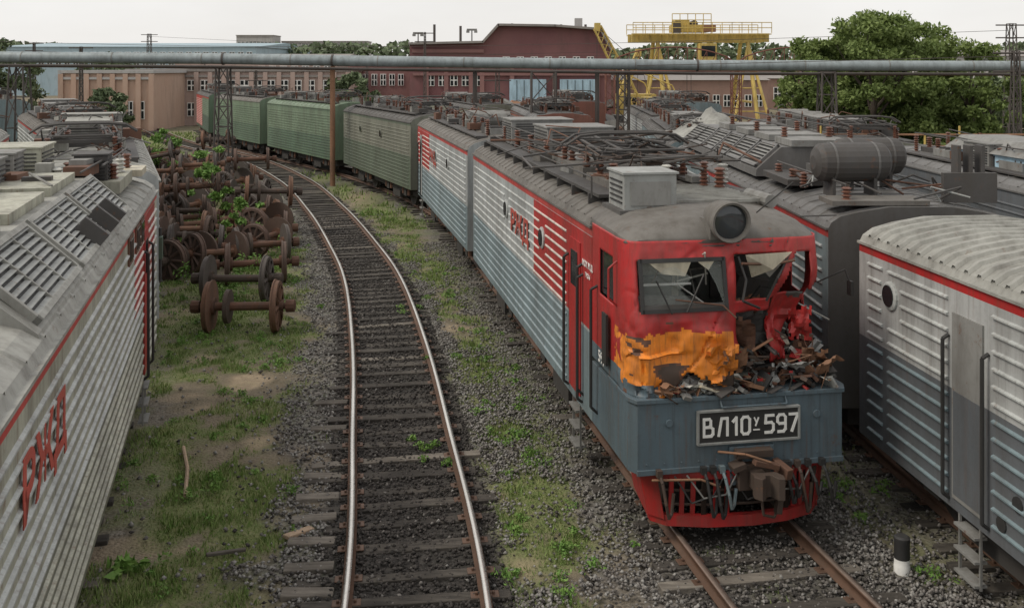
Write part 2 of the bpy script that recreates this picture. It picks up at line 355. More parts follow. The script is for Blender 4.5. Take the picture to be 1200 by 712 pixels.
for px,py,R in((315,430,.45),(270,470,.3),(560,385,.3),(600,610,.2),(655,680,.3),(680,640,.3),(640,540,.3),(520,530,.2),(600,520,.35),(240,560,.3),(345,425,.4),(550,420,.3),(505,535,.15),(480,365,.3),(590,480,.3),(520,350,.3),(1000,570,.25),(960,580,.2),(230,400,.4),(320,405,.3),(340,330,.4),(330,300,.4)):
    x,y=gp(px,py)
    for q in range(3): sp_.append((x+random.gauss(0,.25),y+random.gauss(0,.3),R*.7,.13,110,.028))
for _ in range(90):
    D=random.uniform(25,60); x=float(np.interp(D,TL[:,1],TL[:,0]))-random.uniform(2.3,8); sp_.append((x,D,random.uniform(.3,.7),random.uniform(.3,1.0),110,.055))
weeds('weeds',sp_)
x,y=gp(143,672); weeds('burdock_plant',[(x,y,.28,.16,70,.1)])
# ------------------------------------------------------------------ rails & sleepers
def offset(T,o):
    d=np.gradient(T,axis=0); d/=np.linalg.norm(d,axis=1)[:,None]; return T+np.c_[d[:,1],-d[:,0]]*o, np.c_[d[:,1],-d[:,0]]
def track(T,lo,hi,head,sl,old=.15,gauge=1.62,ymax=100,sp=.58,jit=.05):
    E=empty('railway_track'); T=T[T[:,1]<ymax]
    prof=[(-.07,.07),(-.07,.085),(-.012,.1),(-.012,.175),(-.037,.19),(-.037,.222),(.037,.222),(.037,.19),(.012,.175),(.012,.1),(.07,.085),(.07,.07)]
    for s_,nm in((-1,'rail_1'),(1,'rail_2')):
        P,nr=offset(T,s_*gauge/2); n=len(P); k=len(prof)
        V=np.concatenate([np.c_[P+nr*a,np.full(n,z)] for a,z in prof]); idx=np.arange(n*k).reshape(k,n)
        fs=[];mi=[]
        for j in range(k):
            j2=(j+1)%k; fs.append(np.stack([idx[j,:-1],idx[j,1:],idx[j2,1:],idx[j2,:-1]],-1)); mi.append(np.full(n-1,1 if j in(5,) else 0))
        npmesh(nm,V,np.concatenate(fs),['rail_rust',head],np.concatenate(mi),E)
    mb=MB(); d=np.gradient(T,axis=0); L=np.r_[0,np.cumsum(np.linalg.norm(np.diff(T,axis=0),axis=1))]; s=0
    while s<L[-1]:
        x=np.interp(s,L,T[:,0]); y=np.interp(s,L,T[:,1]); i=min(len(T)-1,int(np.searchsorted(L,s))); a=math.atan2(-d[i][0],d[i][1])
        a2=a+random.gauss(0,.018); j1=random.uniform(-.2,.14); j2=random.uniform(-.14,.16); c=(lo+hi+j1+j2)/2; w=hi-lo+j2-j1
        mat=sl if random.random()>old else 'sleeper_old'; wd=random.uniform(.18,.26)
        mb.box((x+math.cos(a)*c,y+math.sin(a)*c,.0+random.uniform(-.03,.005)),(w,wd,.14),mat,(random.gauss(0,.01),random.gauss(0,.008),a2))
        if y<45:
            for r_ in(-gauge/2,gauge/2):
                mb.box((x+math.cos(a)*r_,y+math.sin(a)*r_,.072),(.34,.15,.02),'rail_rust',(0,0,a2))
                for e in(-.1,.1): mb.box((x+math.cos(a)*(r_+e),y+math.sin(a)*(r_+e),.095),(.035,.04,.04),'rail_rust',(0,0,a2))
        s+=sp+random.gauss(0,jit)
    mb.build('sleepers',E,bevel=.012)
track(TL,-1.3,1.1,'rail_bright','sleeper_dark',.12,jit=.07); track(TM,-1.3,1.35,'rail_worn','sleeper_dark',.15); track(TR,-1.3,1.3,'rail_rust','sleeper_dark'); track(TLL,-1.2,1.1,'rail_rust','sleeper_dark',ymax=70)
for i,(px,py) in enumerate(((372,580),(368,605),(365,632),(362,662),(360,692),(380,556),(385,500),(388,470))):
    mb=MB(); x,y=gp(px,py,.08); mb.box((x,y,.02),(.62,.2,.12),'sleeper_old',(.02,random.gauss(0,.02),random.gauss(.08,.06))); mb.build('old_sleeper',None,bevel=.015)
mb=MB(); x,y=gp(350,628); mb.box((x,y,.05),(.45,.12,.05),'stick',(0,.1,.9)); mb.build('wood_plank',bevel=.01)
mb=MB(); x,y=gp(217,585); x2,y2=gp(215,530); mb.tube([(x,y,.06),((x+x2)/2+.05,(y+y2)/2,.1),(x2,y2,.09)],.03,'stick',7); mb.build('stick')
mb=MB(); x,y=gp(265,650); mb.box((x,y,.04),(.5,.06,.04),'sleeper_old',(0,.05,.4)); mb.build('wood_plank',bevel=.01)
mb=MB(); x,y=gp(1057,672); mb.lathe((x,y,0),(0,0,1),[(0,.1),(.12,.1),(.13,.095),(.2,.095)],'white_paint',14); mb.lathe((x,y,.2),(0,0,1),[(0,.095),(.2,.095),(.22,.1),(.26,.1),(.28,.07)],'black',14); mb.build('marker_bollard',smooth=True)

# ------------------------------------------------------------------ locomotives
def insulator(mb,x,y,z,h=.3,r=.09,mat='insul'):
    prof=[(0,r*.6)]; n=max(3,int(h/.06))
    for i in range(n): prof+=[(h*i/n+.005,r*.55),(h*(i+.5)/n,r),(h*(i+.9)/n,r*.55)]
    mb.lathe((x,y,z),(0,0,1),prof,mat,8)
def pantograph(mb,y,z,mat='equip_dark'):
    for sx in(-.75,.75):
        for dy in(-1.0,1.0): insulator(mb,sx,y+dy,z-.05,.28)
        mb.box((sx,y,z+.26),(.07,2.3,.07),mat)
    for dy in(-1.05,-.3,.3,1.05): mb.box((0,y+dy,z+.27),(1.6,.07,.07),mat)
    for sx in(-1,1):
        mb.tube([(.65*sx,y-.9,z+.32),(.5*sx,y+1.5,z+.42),(.35*sx,y-1.2,z+.52)],.028,mat)
        mb.tube([(.65*sx,y+.9,z+.32),(.5*sx,y-1.5,z+.42),(.35*sx,y+1.2,z+.52)],.028,mat)
    mb.tube([(-.6,y+1.5,z+.42),(.6,y+1.5,z+.42)],.025,mat); mb.tube([(-.6,y-1.5,z+.42),(.6,y-1.5,z+.42)],.025,mat)
    for dy in(-.2,.2):
        mb.tube([(-1.15,y+dy,z+.42),(-.9,y+dy,z+.58),(-.5,y+dy,z+.62),(.5,y+dy,z+.62),(.9,y+dy,z+.58),(1.15,y+dy,z+.42)],.03,mat)
def louvers(mb,x0,z0,x1,z1,y0,y1,n,mat,frame):
    d=Vector((x1-x0,0,z1-z0)); L=d.length; ang=math.atan2(z1-z0,x1-x0); cy=(y0+y1)/2
    mb.box(((x0+x1)/2,cy,(z0+z1)/2-.03),(L,y1-y0,.03),'black',(0,-ang,0))
    for i in range(n):
        t=(i+.5)/n; mb.box((x0+d.x*t,cy,z0+d.z*t+.02),(L/n*.75,y1-y0-.06,.012),mat,(0,-ang+.5*(1 if x0<x1 else -1),0))
    for yy in(y0,y1): mb.box(((x0+x1)/2,yy,(z0+z1)/2+.01),(L+.06,.06,.07),frame,(0,-ang,0))
    for xx,zz in((x0,z0),(x1,z1)): mb.box((xx,cy,zz+.01),(.06,y1-y0+.06,.07),frame,(0,-ang,0))
def ventbox(mb,x,y,z,sx,sy,sz,mat,slat=True):
    mb.box((x,y,z+sz/2),(sx,sy,sz),mat); mb.box((x,y,z+sz+.02),(sx+.06,sy+.06,.03),mat)
    if slat:
        n=max(3,int(sz/.07))
        for i in range(n):
            zz=z+.05+(sz-.1)*(i+.5)/n
            mb.box((x-sx/2-.012,y,zz),(.02,sy*.86,.02),'black'); mb.box((x+sx/2+.012,y,zz),(.02,sy*.86,.02),'black'); mb.box((x,y-sy/2-.012,zz),(sx*.86,.02,.02),'black')
def roofkit(mb,L,zc,seed,y0=1.5,pant=True,detail=1,dark='equip_dark',grey='equip_grey'):
    r=random.Random(seed)
    for sx in(-1,1):
        mb.box((sx*.98,(y0+L-.6)/2,zc-.02),(.36,L-.6-y0,.04),dark)
        y=y0
        while y<L-.6: mb.box((sx*.98,y,zc-.1),(.3,.05,.18),dark); y+=1.1
    y=y0+.3; k=0
    if pant: pantograph(mb,y+1.3,zc+.08,dark); y+=3.2
    while y<L-1.4:
        l=r.uniform(1.0,2.1); t=r.random(); w=r.uniform(1.1,1.7)
        if y+l>L-.6: break
        if t<.3: ventbox(mb,r.uniform(-.1,.1),y+l/2,zc-.02,w,l*.85,r.uniform(.35,.6),grey)
        elif t<.55:
            mb.box((0,y+l/2,zc+.08),(w,l*.9,.2),grey)
            for q in range(4): mb.box((0,y+l*(.18+q*.2),zc+.2),(w*.95,.05,.05),dark)
        elif t<.75:
            mb.box((0,y+l/2,zc+.05),(w,l*.9,.14),dark)
            for q in(-.45,.45):
                insulator(mb,q,y+l*.3,zc+.1,.3); insulator(mb,q,y+l*.75,zc+.1,.3)
                mb.tube([(q,y-.2,zc+.44),(q,y+l,zc+.44)],.02,dark)
        else:
            mb.cyl((-w/2,y+.4,zc+.3),(w/2,y+.4,zc+.3),.24,grey,12); mb.box((0,y+l-.4,zc+.15),(w*.7,.6,.35),dark)
        y+=l+.12; k+=1
    zz=zc+.5
    for sx in(-.72,.66):
        pts=[]; y=y0+.5
        while y<L-.5: pts.append((sx+r.uniform(-.06,.06),y,zz+r.uniform(-.04,.05))); insulator(mb,sx,y,zc-.05,.5,.075); y+=r.uniform(1.6,2.4)
        mb.tube(pts,.018,dark,5)
    for q in range(int(12*detail)):
        a=(r.uniform(-1,1),r.uniform(y0,L-1),zc+r.uniform(.05,.3)); b2=(a[0]+r.uniform(-.9,.9),a[1]+r.uniform(-1.2,1.2),zc+r.uniform(.05,.6)); mb.tube([a,((a[0]+b2[0])/2,(a[1]+b2[1])/2,max(a[2],b2[2])+.1),b2],.018,'rusty' if r.random()<.4 else dark,5)
    for q in range(int(6*detail)):
        mb.box((r.uniform(-1.1,1.1),r.uniform(y0,L-1),zc+.12),(r.uniform(.15,.6),r.uniform(.15,.6),r.uniform(.1,.35)),r.choice([dark,grey,'rusty','roof_light','equip_dark']),(0,0,r.uniform(-.2,.2)))
def bogies(mb,L,w,zb,y0):
    mb.box((0,(y0+L)/2,zb-.12),(w*.72,L-y0-.6,.5),'under')
    for cy in(y0+3.1,L-3.1):
        for sx in(-1,1):
            mb.box((sx*1.12,cy,.85),(.14,3.9,.26),'under')
            mb.box((sx*1.18,cy,.62),(.16,1.2,.3),'under')
            for wy in(-1.45,1.45):
                mb.lathe((sx*.75,cy+wy,.84),(sx,0,0),[(0,.66),(.03,.66),(.05,.62),(.14,.62),(.15,.5),(.16,.2),(.3,.18)],'under',20)
                mb.box((sx*1.16,cy+wy,.84),(.24,.4,.38),'under')
                for e in(-.42,.42):
                    mb.cyl((sx*1.2,cy+wy+e,.7),(sx*1.2,cy+wy+e,1.05),.09,'rusty',8)
def section(name,near,far,o):
    near=Vector(near); far=Vector(far); d=far-near; L=o.get('L',d.length); E=empty(name,(near.x,near.y,o.get('dz',0)),math.atan2(-d.x,d.y))
    w=o.get('w',3.0)/2; zb=o.get('zb',1.08); zs=o.get('zs',3.95); zc=o.get('zc',4.32); sp=o.get('split',2.35); y0=o.get('y0',0)
    up,low,st,rf=o['up'],o['low'],o['stripe'],o['roof']
    prof=[(-w,zb),(-w,sp),(-w,zs-.14),(-w,zs),(-w+.05,zs+.1),(-w+.2,zs+.2),(-w+.5,zc-.08),(-.5,zc),(.5,zc),(w-.5,zc-.08),(w-.2,zs+.2),(w-.05,zs+.1),(w,zs),(w,zs-.14),(w,sp),(w,zb)]
    seg=[low,up,st]+[rf]*9+[st,up,low,'under']
    mb=MB(); mb.prism(prof,y0,L,up,cap=o.get('cap',up),segm=seg); mb.build('body',E,smooth=True)
    mb=MB(); doors=o.get('doors',[]); pr=o.get('ribd',.016)
    for sx in(-1,1):
        x=sx*(w+.008); z=zb+.17
        while z<zs-.25:
            mat=o['rib_up'] if z>sp else o['rib_low']
            cuts=sorted([(a-.12,b_+.12) for a,b_ in doors]); y=o.get('rib0',y0+.3); segs=[]
            if o.get('portcut') and abs(z-o.get('portz',3.2))<.3: cuts=sorted(cuts+[(p-.28,p+.28) for p in o.get('ports',[])])
            for a,b_ in cuts:
                if a>y: segs.append((y,a)); 
                y=max(y,b_)
            if y<L-.3: segs.append((y,L-.3))
            for a,b_ in segs:
                if not o.get('broken'): runs=[(a,b_)]
                else:
                    runs=[]; t=a
                    while t<b_: runs.append((t,min(b_,t+1.55))); t+=1.72
                for (r0,r1) in runs:
                    if r1-r0<.1: continue
                    red=o.get('redz'); parts=[(r0,r1,mat)]
                    if red and z>red[2]:
                        ra=max(r0,red[0]); rb=min(r1,red[1])
                        if rb>ra: parts=[(r0,ra,mat),(ra,rb,'rib_white'),(rb,r1,mat)]
                    for q0,q1,mm in parts:
                        if q1-q0<.05: continue
                        mb.add([(x-sx*.01,q0,z-.026),(x+sx*pr,q0,z-.01),(x+sx*pr,q0,z+.01),(x-sx*.01,q0,z+.026),(x-sx*.01,q1,z-.026),(x+sx*pr,q1,z-.01),(x+sx*pr,q1,z+.01),(x-sx*.01,q1,z+.026)],[(0,1,5,4),(1,2,6,5),(2,3,7,6),(0,3,2,1),(4,5,6,7)],mm)
            z+=o.get('ribsp',.155)
    mb.build('ribs',E)
    mb=MB(); y=y0+.15; rh=o.get('rribh',.018)
    while y<L-.1:
        rp=[(px_*(1+rh/3),pz+rh) for px_,pz in prof[4:12]]; n=len(rp)
        V=[(a,y,c_) for a,c_ in rp]+[(a,y+.06,c_) for a,c_ in rp]+[(a,y-.03,c_-.05) for a,c_ in rp]+[(a,y+.09,c_-.05) for a,c_ in rp]
        fs=[]
        for i in range(n-1): fs+=[(i,i+1,n+i+1,n+i),(2*n+i,2*n+i+1,i+1,i),(n+i,n+i+1,3*n+i+1,3*n+i)]
        mb.add(V,fs,rf); y+=o.get('rrib',.75)
    for sx in(-1,1): mb.box((sx*(w+.015),(y0+L)/2,zs+.0),(.05,L-y0,.035),rf)
    mb.build('roof_trim',E)
    if o.get('redz'):
        a,b_,z0_=o['redz']; mb=MB()
        for sx in(-1,1): mb.box((sx*(w+.002),(a+b_)/2,(z0_+zs-.15)/2),(.008,b_-a,zs-.15-z0_),'red')
        mb.build('red_panel',E)
    mb=MB()
    for a,b_ in doors:
        for sx in(-1,1):
            dm=o.get('doorm',up); c=(a+b_)/2; zt=o.get('doort',3.6)
            mb.box((sx*(w+.012),c,(zb+.15+zt)/2),(.03,b_-a,zt-zb-.15),dm)
            if o.get('doorwin',True): mb.box((sx*(w+.02),c,zt-.45),(.03,(b_-a)*.6,.55),'glass_dark')
            else: mb.box((sx*(w+.02),c,(zb+.2+sp)/2),(.02,b_-a-.06,sp-zb-.2),low)
            for yy in(a-.1,b_+.1):
                mb.tube([(sx*(w+.01),yy,zb+.1),(sx*(w+.09),yy,zb+.16),(sx*(w+.09),yy,zt-.35),(sx*(w+.01),yy,zt-.3)],.024,'black')
            for k in range(3): mb.box((sx*(w-.02),c,zb-.12-k*.28),(.16,.45,.03),'equip_grey')
            for yy in(-.22,.22): mb.box((sx*(w-.02),c+yy,zb-.35),(.03,.03,.75),'equip_grey')
    for yp in o.get('ports',[]):
        for sx in(-1,1):
            mb.lathe((sx*(w-.01),yp,o.get('portz',3.2)),(sx,0,0),[(0,.2),(.04,.2),(.055,.17)],o['rib_up'],18); mb.lathe((sx*w,yp,o.get('portz',3.2)),(sx,0,0),[(0,.15),(.06,.15)],'glass_dark',18)
    if mb.v: mb.build('doors_and_windows',E)
    mb=MB(); bogies(mb,L,2*w,zb,y0); mb.cyl((0,L,.95),(0,L+.6,.95),.13,'under',8)
    if not o.get('nofrontc'): mb.cyl((0,y0,.95),(0,y0-.6,.95),.13,'under',8)
    mb.box((0,L+.15,2.4),(1.2,.35,2.1),'under'); mb.build('running_gear',E)
    if o.get('kit') is not None:
        mb=MB(); roofkit(mb,L,zc,o['kit'],y0+o.get('kit0',.6),o.get('pant',True),o.get('det',1),*o.get('kcol',('equip_dark','equip_grey'))); mb.build('roof_equipment',E,bevel=0)
    return E,L,w,prof

rzd=dict(up='grey_light',low='slate_side',stripe='red_stripe',roof='roof_grey',rib_up='rib_grey',rib_low='rib_slate')
near=(3.0,12.92); far=(.42,27.2)
E,L,w,prof=section('damaged_electric_locomotive',near,far,dict(rzd,y0=1.9,redz=(1.9,6.2,2.4),doors=[(2.55,3.25)],doorm='red',rib0=3.5,cap='interior',ports=[5.4,9.2],kit=None,roof='roof_grey',nofrontc=True,L=14.55,rrib=.42,ribsp=.17,portcut=True))
zs,zc=3.95,4.32
text('РЖД',.62,'red_letter',E,(-w-.03,7.6,2.85),'L','lettering',sx=1.35,off=.015)
text('597',.24,'white_paint',E,(-w-.035,1.25,2.12),'L','side_number'); text('МСК Ж.Д.',.13,'white_paint',E,(-w-.02,2.1,3.3),'L','depot_text'); text('ТЧЭ-6',.1,'white_paint',E,(-w-.02,2.1,3.15),'L','depot_text_2')
plan=[(-1.5,1.9),(-1.5,.38),(-1.475,.22),(-1.41,.1),(-1.3,.04),(-.6,0),(0,-.02),(.6,0),(1.3,.04),(1.41,.1),(1.475,.22),(1.5,.38),(1.5,1.9)]
P=np.array(plan); Lp=np.r_[0,np.cumsum(np.linalg.norm(np.diff(P,axis=0),axis=1))]; S=np.linspace(0,Lp[-1],190); Zg=np.linspace(2.04,4.02,72)
gx=np.interp(S,Lp,P[:,0]); gy=np.interp(S,Lp,P[:,1]); GX,GZ=np.meshgrid(gx,Zg); GY,_=np.meshgrid(gy,Zg); SS,_=np.meshgrid(S,Zg)
front=1-ss(GY,.4,.95)
GY2=GY+np.maximum(0,GZ-3.0)*.2*(front)
band=ss(-GZ,-3.2,-2.75); fr=ss(GX,-.35,.35)*front
n_a=fbm(SS*1.7+3,GZ*1.9,2)-.5; n_b=fbm(SS*9+9,GZ*9,3)-.5
r1=np.abs(fbm(SS*1.6+50+GZ*.7,GZ*2.1+8,2)*2-1); crease=np.clip(1-r1*7,0,1)
r2=np.abs(fbm(SS*3.1-GZ*1.9+20,GZ*1.4+38,2)*2-1); crease2=np.clip(1-r2*9,0,1)
GY3=GY2+fr*ss(-GZ,-3.6,-2.9)*(.30+.6*n_a)+front*band*(n_a*.30-crease*.10+crease2*.07+n_b*.05)*(.6+.6*fr)+front*(1-band)*(n_b*.015+crease2*.02)
def squash(x,y): return -.2*ss(x,.2,1.4)*(1-ss(y,.3,1.9))
GX3=GX-fr*band*np.maximum(0,GX-.4)*.3+front*band*n_b*.05+squash(GX,GY)*ss(GZ,2.0,3.1)
GZ3=GZ-fr*band*.12+front*band*n_a*.08
mb=MB(); mb.v=[(a,b_,c_) for a,b_,c_ in zip(GX3.ravel(),GY3.ravel(),GZ3.ravel())]; W=GX.shape[1]
nz=fbm(SS*4+1,GZ*4+77,4); nf_=fbm(SS*2.2+31,GZ*5+7,5)
for i in range(GX.shape[0]-1):
    for j in range(W-1):
        x=(GX[i,j]+GX[i,j+1])/2; y=(GY[i,j]+GY[i,j+1])/2; z=(GZ[i,j]+GZ[i+1,j])/2; n_=nz[i,j]-.5; n2_=nf_[i,j]-.5
        side=y>.42
        if side:
            if .75<y<1.5 and 3.08<z<3.72: continue
            if x>0 and y<.8+n_*.8 and z<3.1+n_*.5: continue
            mat='slate' if z<2.3 else ('orange' if (y<.6+n_*.9 and z<2.78+n_*.4 and x<0) else 'red')
        else:
            if -1.34<x<-.16 and 3.14<z<3.78: continue
            if x<=-.1:
                if x>-1.05 and z<2.24+n_*.9+max(0,(x+.9))*.22-max(0,x+.5)*.55: continue
                mat='orange' if z<2.86+n_*.35 else 'red'
                if mat=='orange' and n2_>.13: mat='rust_dark' if n2_>.19 else 'rusty'
                if mat=='red' and n2_<-.17 and z<3: mat='rusty'
                if x<-1.1 and z<2.2+n_*.4 and mat=='orange': mat='slate'
            elif x<0.0 : 
                if z<2.75+n_: continue
                mat='red'
            else:
                if z>3.82: mat='red'
                elif abs(x-(.62+(z-3.25)*.62))<.075+n_*.05 and z>3.2: mat='red'
                elif .62<x<1.2 and 2.5+n_*.5<z<3.28: mat='red' if n_<.16 else 'roof_dark'
                elif x<.55 and 3.08<z<3.2: mat='red'
                elif x>1.3 and z>3.3+n_*.5: mat='red'
                else: continue
        mb.f.append((i*W+j,i*W+j+1,(i+1)*W+j+1,(i+1)*W+j)); mb.m.append(mb.mi(mat))
mb.build('cab_shell',E,smooth=True,solid=.018)
mb=MB(); mb.zprism([(-1.5,1.9),(-1.5,.1),(-1.42,-.06),(1.42,-.06),(1.5,.1),(1.5,1.9)],1.08,1.98,'slate')
mb.zprism([(-1.52,1.0),(-1.52,.08),(-1.44,-.09),(1.44,-.09),(1.52,.08),(1.52,1.0)],1.985,2.04,'slate')
mb.box((.0,-.07,1.1),(2.86,.03,.07),'slate'); 
for x in(-1.0,1.05): mb.lathe((x,-.06,1.72),(0,-1,0),[(0,.05),(.03,.05)],'slate',12)
mb.tube([(-.3,-.07,1.98),(-.3,-.13,1.9),(.6,-.13,1.9),(.6,-.07,1.98)],.015,'slate')
for k in range(12): mb.lathe((-1.3+k*.236,-.062,1.2),(0,-1,0),[(0,.014),(.01,.014)],'slate',6)
mb.build('buffer_beam',E,bevel=.015)
mb=MB(); mb.box((.08,-.085,1.64),(1.36,.035,.40),'black'); mb.box((.08,-.1,1.85),(1.4,.05,.03),'box_grey'); mb.box((.08,-.1,1.43),(1.4,.05,.03),'box_grey')
for x in(-.62,.78): mb.box((x,-.1,1.64),(.03,.05,.44),'box_grey')
mb.build('number_plate',E,bevel=.004)
mb=MB(); glyphs(mb,'ВЛ10',-.54,1.53,.22,.034,-.108,'white_paint',.32); glyphs(mb,'У',.155,1.63,.1,.018,-.108,'white_paint'); mb.box((.185,-.108,1.575),(.09,.012,.014),'white_paint'); glyphs(mb,'597',.31,1.53,.22,.034,-.108,'white_paint',.27); mb.build('number_characters',E)
mb=MB(); rows=[(.06,0,1.30),(.10,.25,1.40),(.2,.52,1.46),(.42,.8,1.5),(.8,.96,1.5),(1.9,1,1.5)]
base=[(-1,0),(-.985,.25),(-.92,.5),(-.75,.8),(-.33,1),(0,1.02),(.33,1),(.75,.8),(.92,.5),(.985,.25),(1,0)]
V=[];
for y,k,hw in rows:
    for bx,bz in base:
        xx=bx*hw; yy=y+(0.10*(abs(bx)**3))*(1-k)+.12; V.append((xx+float(squash(np.array(xx),np.array(yy))),yy,3.96+k*.36*bz+.02-.05*max(0,bx)*(1-min(1,y/1.2))))
nb=len(base); fs=[(r*nb+i,r*nb+i+1,(r+1)*nb+i+1,(r+1)*nb+i) for r in range(len(rows)-1) for i in range(nb-1)]
mb.add(V,fs,'roof_grey'); mb.add([(x,y+.0,z-.03) for x,y,z in V[:nb]]+[(x*.99,y+.6,3.93) for x,y,z in V[:nb]],[(i,i+1,nb+i+1,nb+i) for i in range(nb-1)],'roof_dark'); mb.build('cab_roof',E,smooth=True,solid=.02)
mb=MB(); mb.lathe((-.1,.75,4.3),(0,-1,-.05),[(0,.06),(.15,.17),(.35,.24),(.62,.27),(.70,.28),(.73,.265),(.72,.235),(.62,.22)],'roof_grey',24,endcap=False)
mb.lathe((-.1,.11,4.27),(0,-1,-.05),[(0,.235),(.02,.235),(.045,.17),(.055,.08)],'glass_lamp',20)
mb.box((-.1,.5,4.15),(.5,.7,.25),'roof_grey'); mb.build('headlight',E,smooth=True)
mb=MB()
def fbox(x0,x1,z0,z1,mat,t=.03,yo=-.03):
    ya=lambda z:max(0,z-3)*.2+yo; mb.add([(x0,ya(z0)+.0,z0),(x1,ya(z0),z0),(x1,ya(z1),z1),(x0,ya(z1),z1),(x0,ya(z0)+t,z0),(x1,ya(z0)+t,z0),(x1,ya(z1)+t,z1),(x0,ya(z1)+t,z1)],[(0,1,2,3),(7,6,5,4),(0,4,5,1),(1,5,6,2),(2,6,7,3),(3,7,4,0)],mat)
fbox(-1.33,-.17,3.12,3.17,'black'); fbox(-1.33,-.17,3.75,3.80,'black'); fbox(-1.35,-1.30,3.12,3.8,'black'); fbox(-.2,-.15,3.12,3.8,'black')
fbox(-1.3,-.2,3.17,3.22,'equip_dark',.02,-.02); fbox(-1.3,-.62,3.45,3.475,'box_grey',.02,.05)
mb.tube([(-.75,-.06,3.14),(-.5,-.0,3.6)],.012,'black',5); mb.tube([(-.95,-.05,3.12),(-1.15,.0,3.55)],.012,'black',5); mb.tube([(-.9,-.04,3.3),(-.25,-.03,3.2),(-.1,-.12,3.05)],.012,'rusty',5)
mb.tube([(.03,.12,3.8),(.1,.02,3.5),(.02,-.05,3.25),(.3,.05,3.12)],.018,'black',5); mb.tube([(.8,.2,3.8),(.55,.05,3.5),(.42,.1,3.2)],.018,'black',5); mb.tube([(.05,.05,3.72),(.5,.12,3.68),(.8,.05,3.74)],.02,'rusty',5)
mb.build('window_frames',E)
mb=MB(); mb.add([(-1.3,.05,3.17),(-.55,.03,3.17),(-.8,.07,3.4),(-.62,.1,3.55),(-.95,.15,3.75),(-1.3,.17,3.75)],[(0,1,2,3,4,5)],'glass_pane'); mb.add([(-.2,.02,3.17),(-.2,.15,3.75),(-.45,.14,3.75),(-.3,.08,3.45)],[(0,1,2,3)],'glass_pane'); mb.add([(-1.47,.78,3.1),(-1.47,1.48,3.1),(-1.47,1.48,3.7),(-1.47,.78,3.7)],[(0,1,2,3)],'glass_dark'); mb.build('window_glass',E)
mb=MB()
for yy in(1.6,2.42): mb.tube([(-1.5,yy,1.3),(-1.6,yy,1.4),(-1.6,yy,3.1),(-1.5,yy,3.15)],.022,'black')
mb.box((-1.56,1.0,2.55),(.03,.22,.7),'black'); mb.tube([(-1.5,.6,3.1),(-1.62,.6,3.2),(-1.62,.6,3.6),(-1.5,.6,3.7)],.015,'red')
mb.tube([(1.4,.6,3.3),(1.75,.45,3.5),(1.8,.4,3.3)],.012,'black'); mb.box((1.8,.4,3.25),(.04,.12,.2),'black')
mb.tube([(1.25,.8,4.2),(1.65,.5,4.25)],.01,'black',5); mb.tube([(.5,.6,4.3),(.9,.3,4.75)],.01,'black',5)
mb.build('side_fittings',E)
mb=MB(); mb.box((0,1.0,2.02),(2.9,1.7,.03),'under'); mb.box((0,1.86,3.0),(2.9,.04,1.9),'interior'); mb.box((-.55,1.82,3.0),(.7,.05,1.6),'cream'); mb.box((.6,1.81,3.2),(.6,.04,.7),'equip_dark')
mb.box((-.75,.75,2.85),(1.1,.5,.3),'interior',(.15,.1,0)); mb.box((-.8,.62,3.08),(.9,.1,.22),'equip_grey',(.3,.06,.03)); mb.box((.55,1.0,2.65),(.8,.6,.5),'interior',(.3,.25,.2))
mb.box((-.7,1.45,2.95),(.5,.12,.7),'roof_dark',(.1,0,.1)); mb.box((.75,1.5,2.95),(.5,.12,.6),'roof_dark',(.3,.2,.1))
for k in range(18): 
    a=Vector((random.uniform(-1.2,1.2),random.uniform(.3,1.6),random.uniform(2.5,3.9))); mb.tube([a,a+Vector((random.gauss(0,.25),random.gauss(0,.2),random.gauss(0,.25))),a+Vector((random.gauss(0,.3),random.gauss(0,.3),-.4))],.012,random.choice(['black','rusty','porcel']),5)
mb.add([(-1.22,.14,3.76),(-.62,.14,3.77),(-.7,.16,3.56),(-1.02,.14,3.6)],[(0,1,2,3)],'cream'); mb.add([(-.55,.14,3.76),(-.3,.14,3.76),(-.38,.15,3.63)],[(0,1,2)],'cream')
mb.add([(.12,.1,3.82),(.78,.1,3.84),(.5,.08,3.62),(.25,.2,3.5)],[(0,1,2,3)],'cream'); mb.add([(.2,.35,3.85),(.9,.25,3.85),(.6,.4,3.45)],[(0,1,2)],'porcel')
mb.build('cab_interior',E,solid=.012)
mb=MB(); cols=['rusty','rust_light','roof_dark','equip_grey','porcel','interior','black','cream','rust_dark','red','box_grey','rusty','equip_dark','rust_light','rust_dark']
for k in range(340):
    x=random.uniform(-1.15,1.42); y=random.uniform(-.04,.9) if x>-.1 else random.uniform(-.02,.35)
    pile=(.1+.42*max(0,min(1,(y)/.7)))*(.5+.5*max(0,min(1,(x+.9)))) 
    z=2.05+random.random()*pile; s_=random.uniform(.05,.3)
    mb.box((x,y,z),(s_,s_*random.uniform(.2,.9),random.choice([.008,.012,.03,.05])),random.choice(cols),(random.gauss(0,.5),random.gauss(0,.5),random.uniform(0,3)))
for k in range(36):
    a=Vector((random.uniform(-.6,1.2),random.uniform(.05,.7),random.uniform(2.1,2.6))); mb.tube([a,a+Vector((random.gauss(0,.15),random.gauss(0,.15),random.gauss(.05,.12))),a+Vector((random.gauss(0,.2),random.gauss(0,.15),random.gauss(.02,.15)))],random.choice([.008,.012,.02]),random.choice(cols),5)
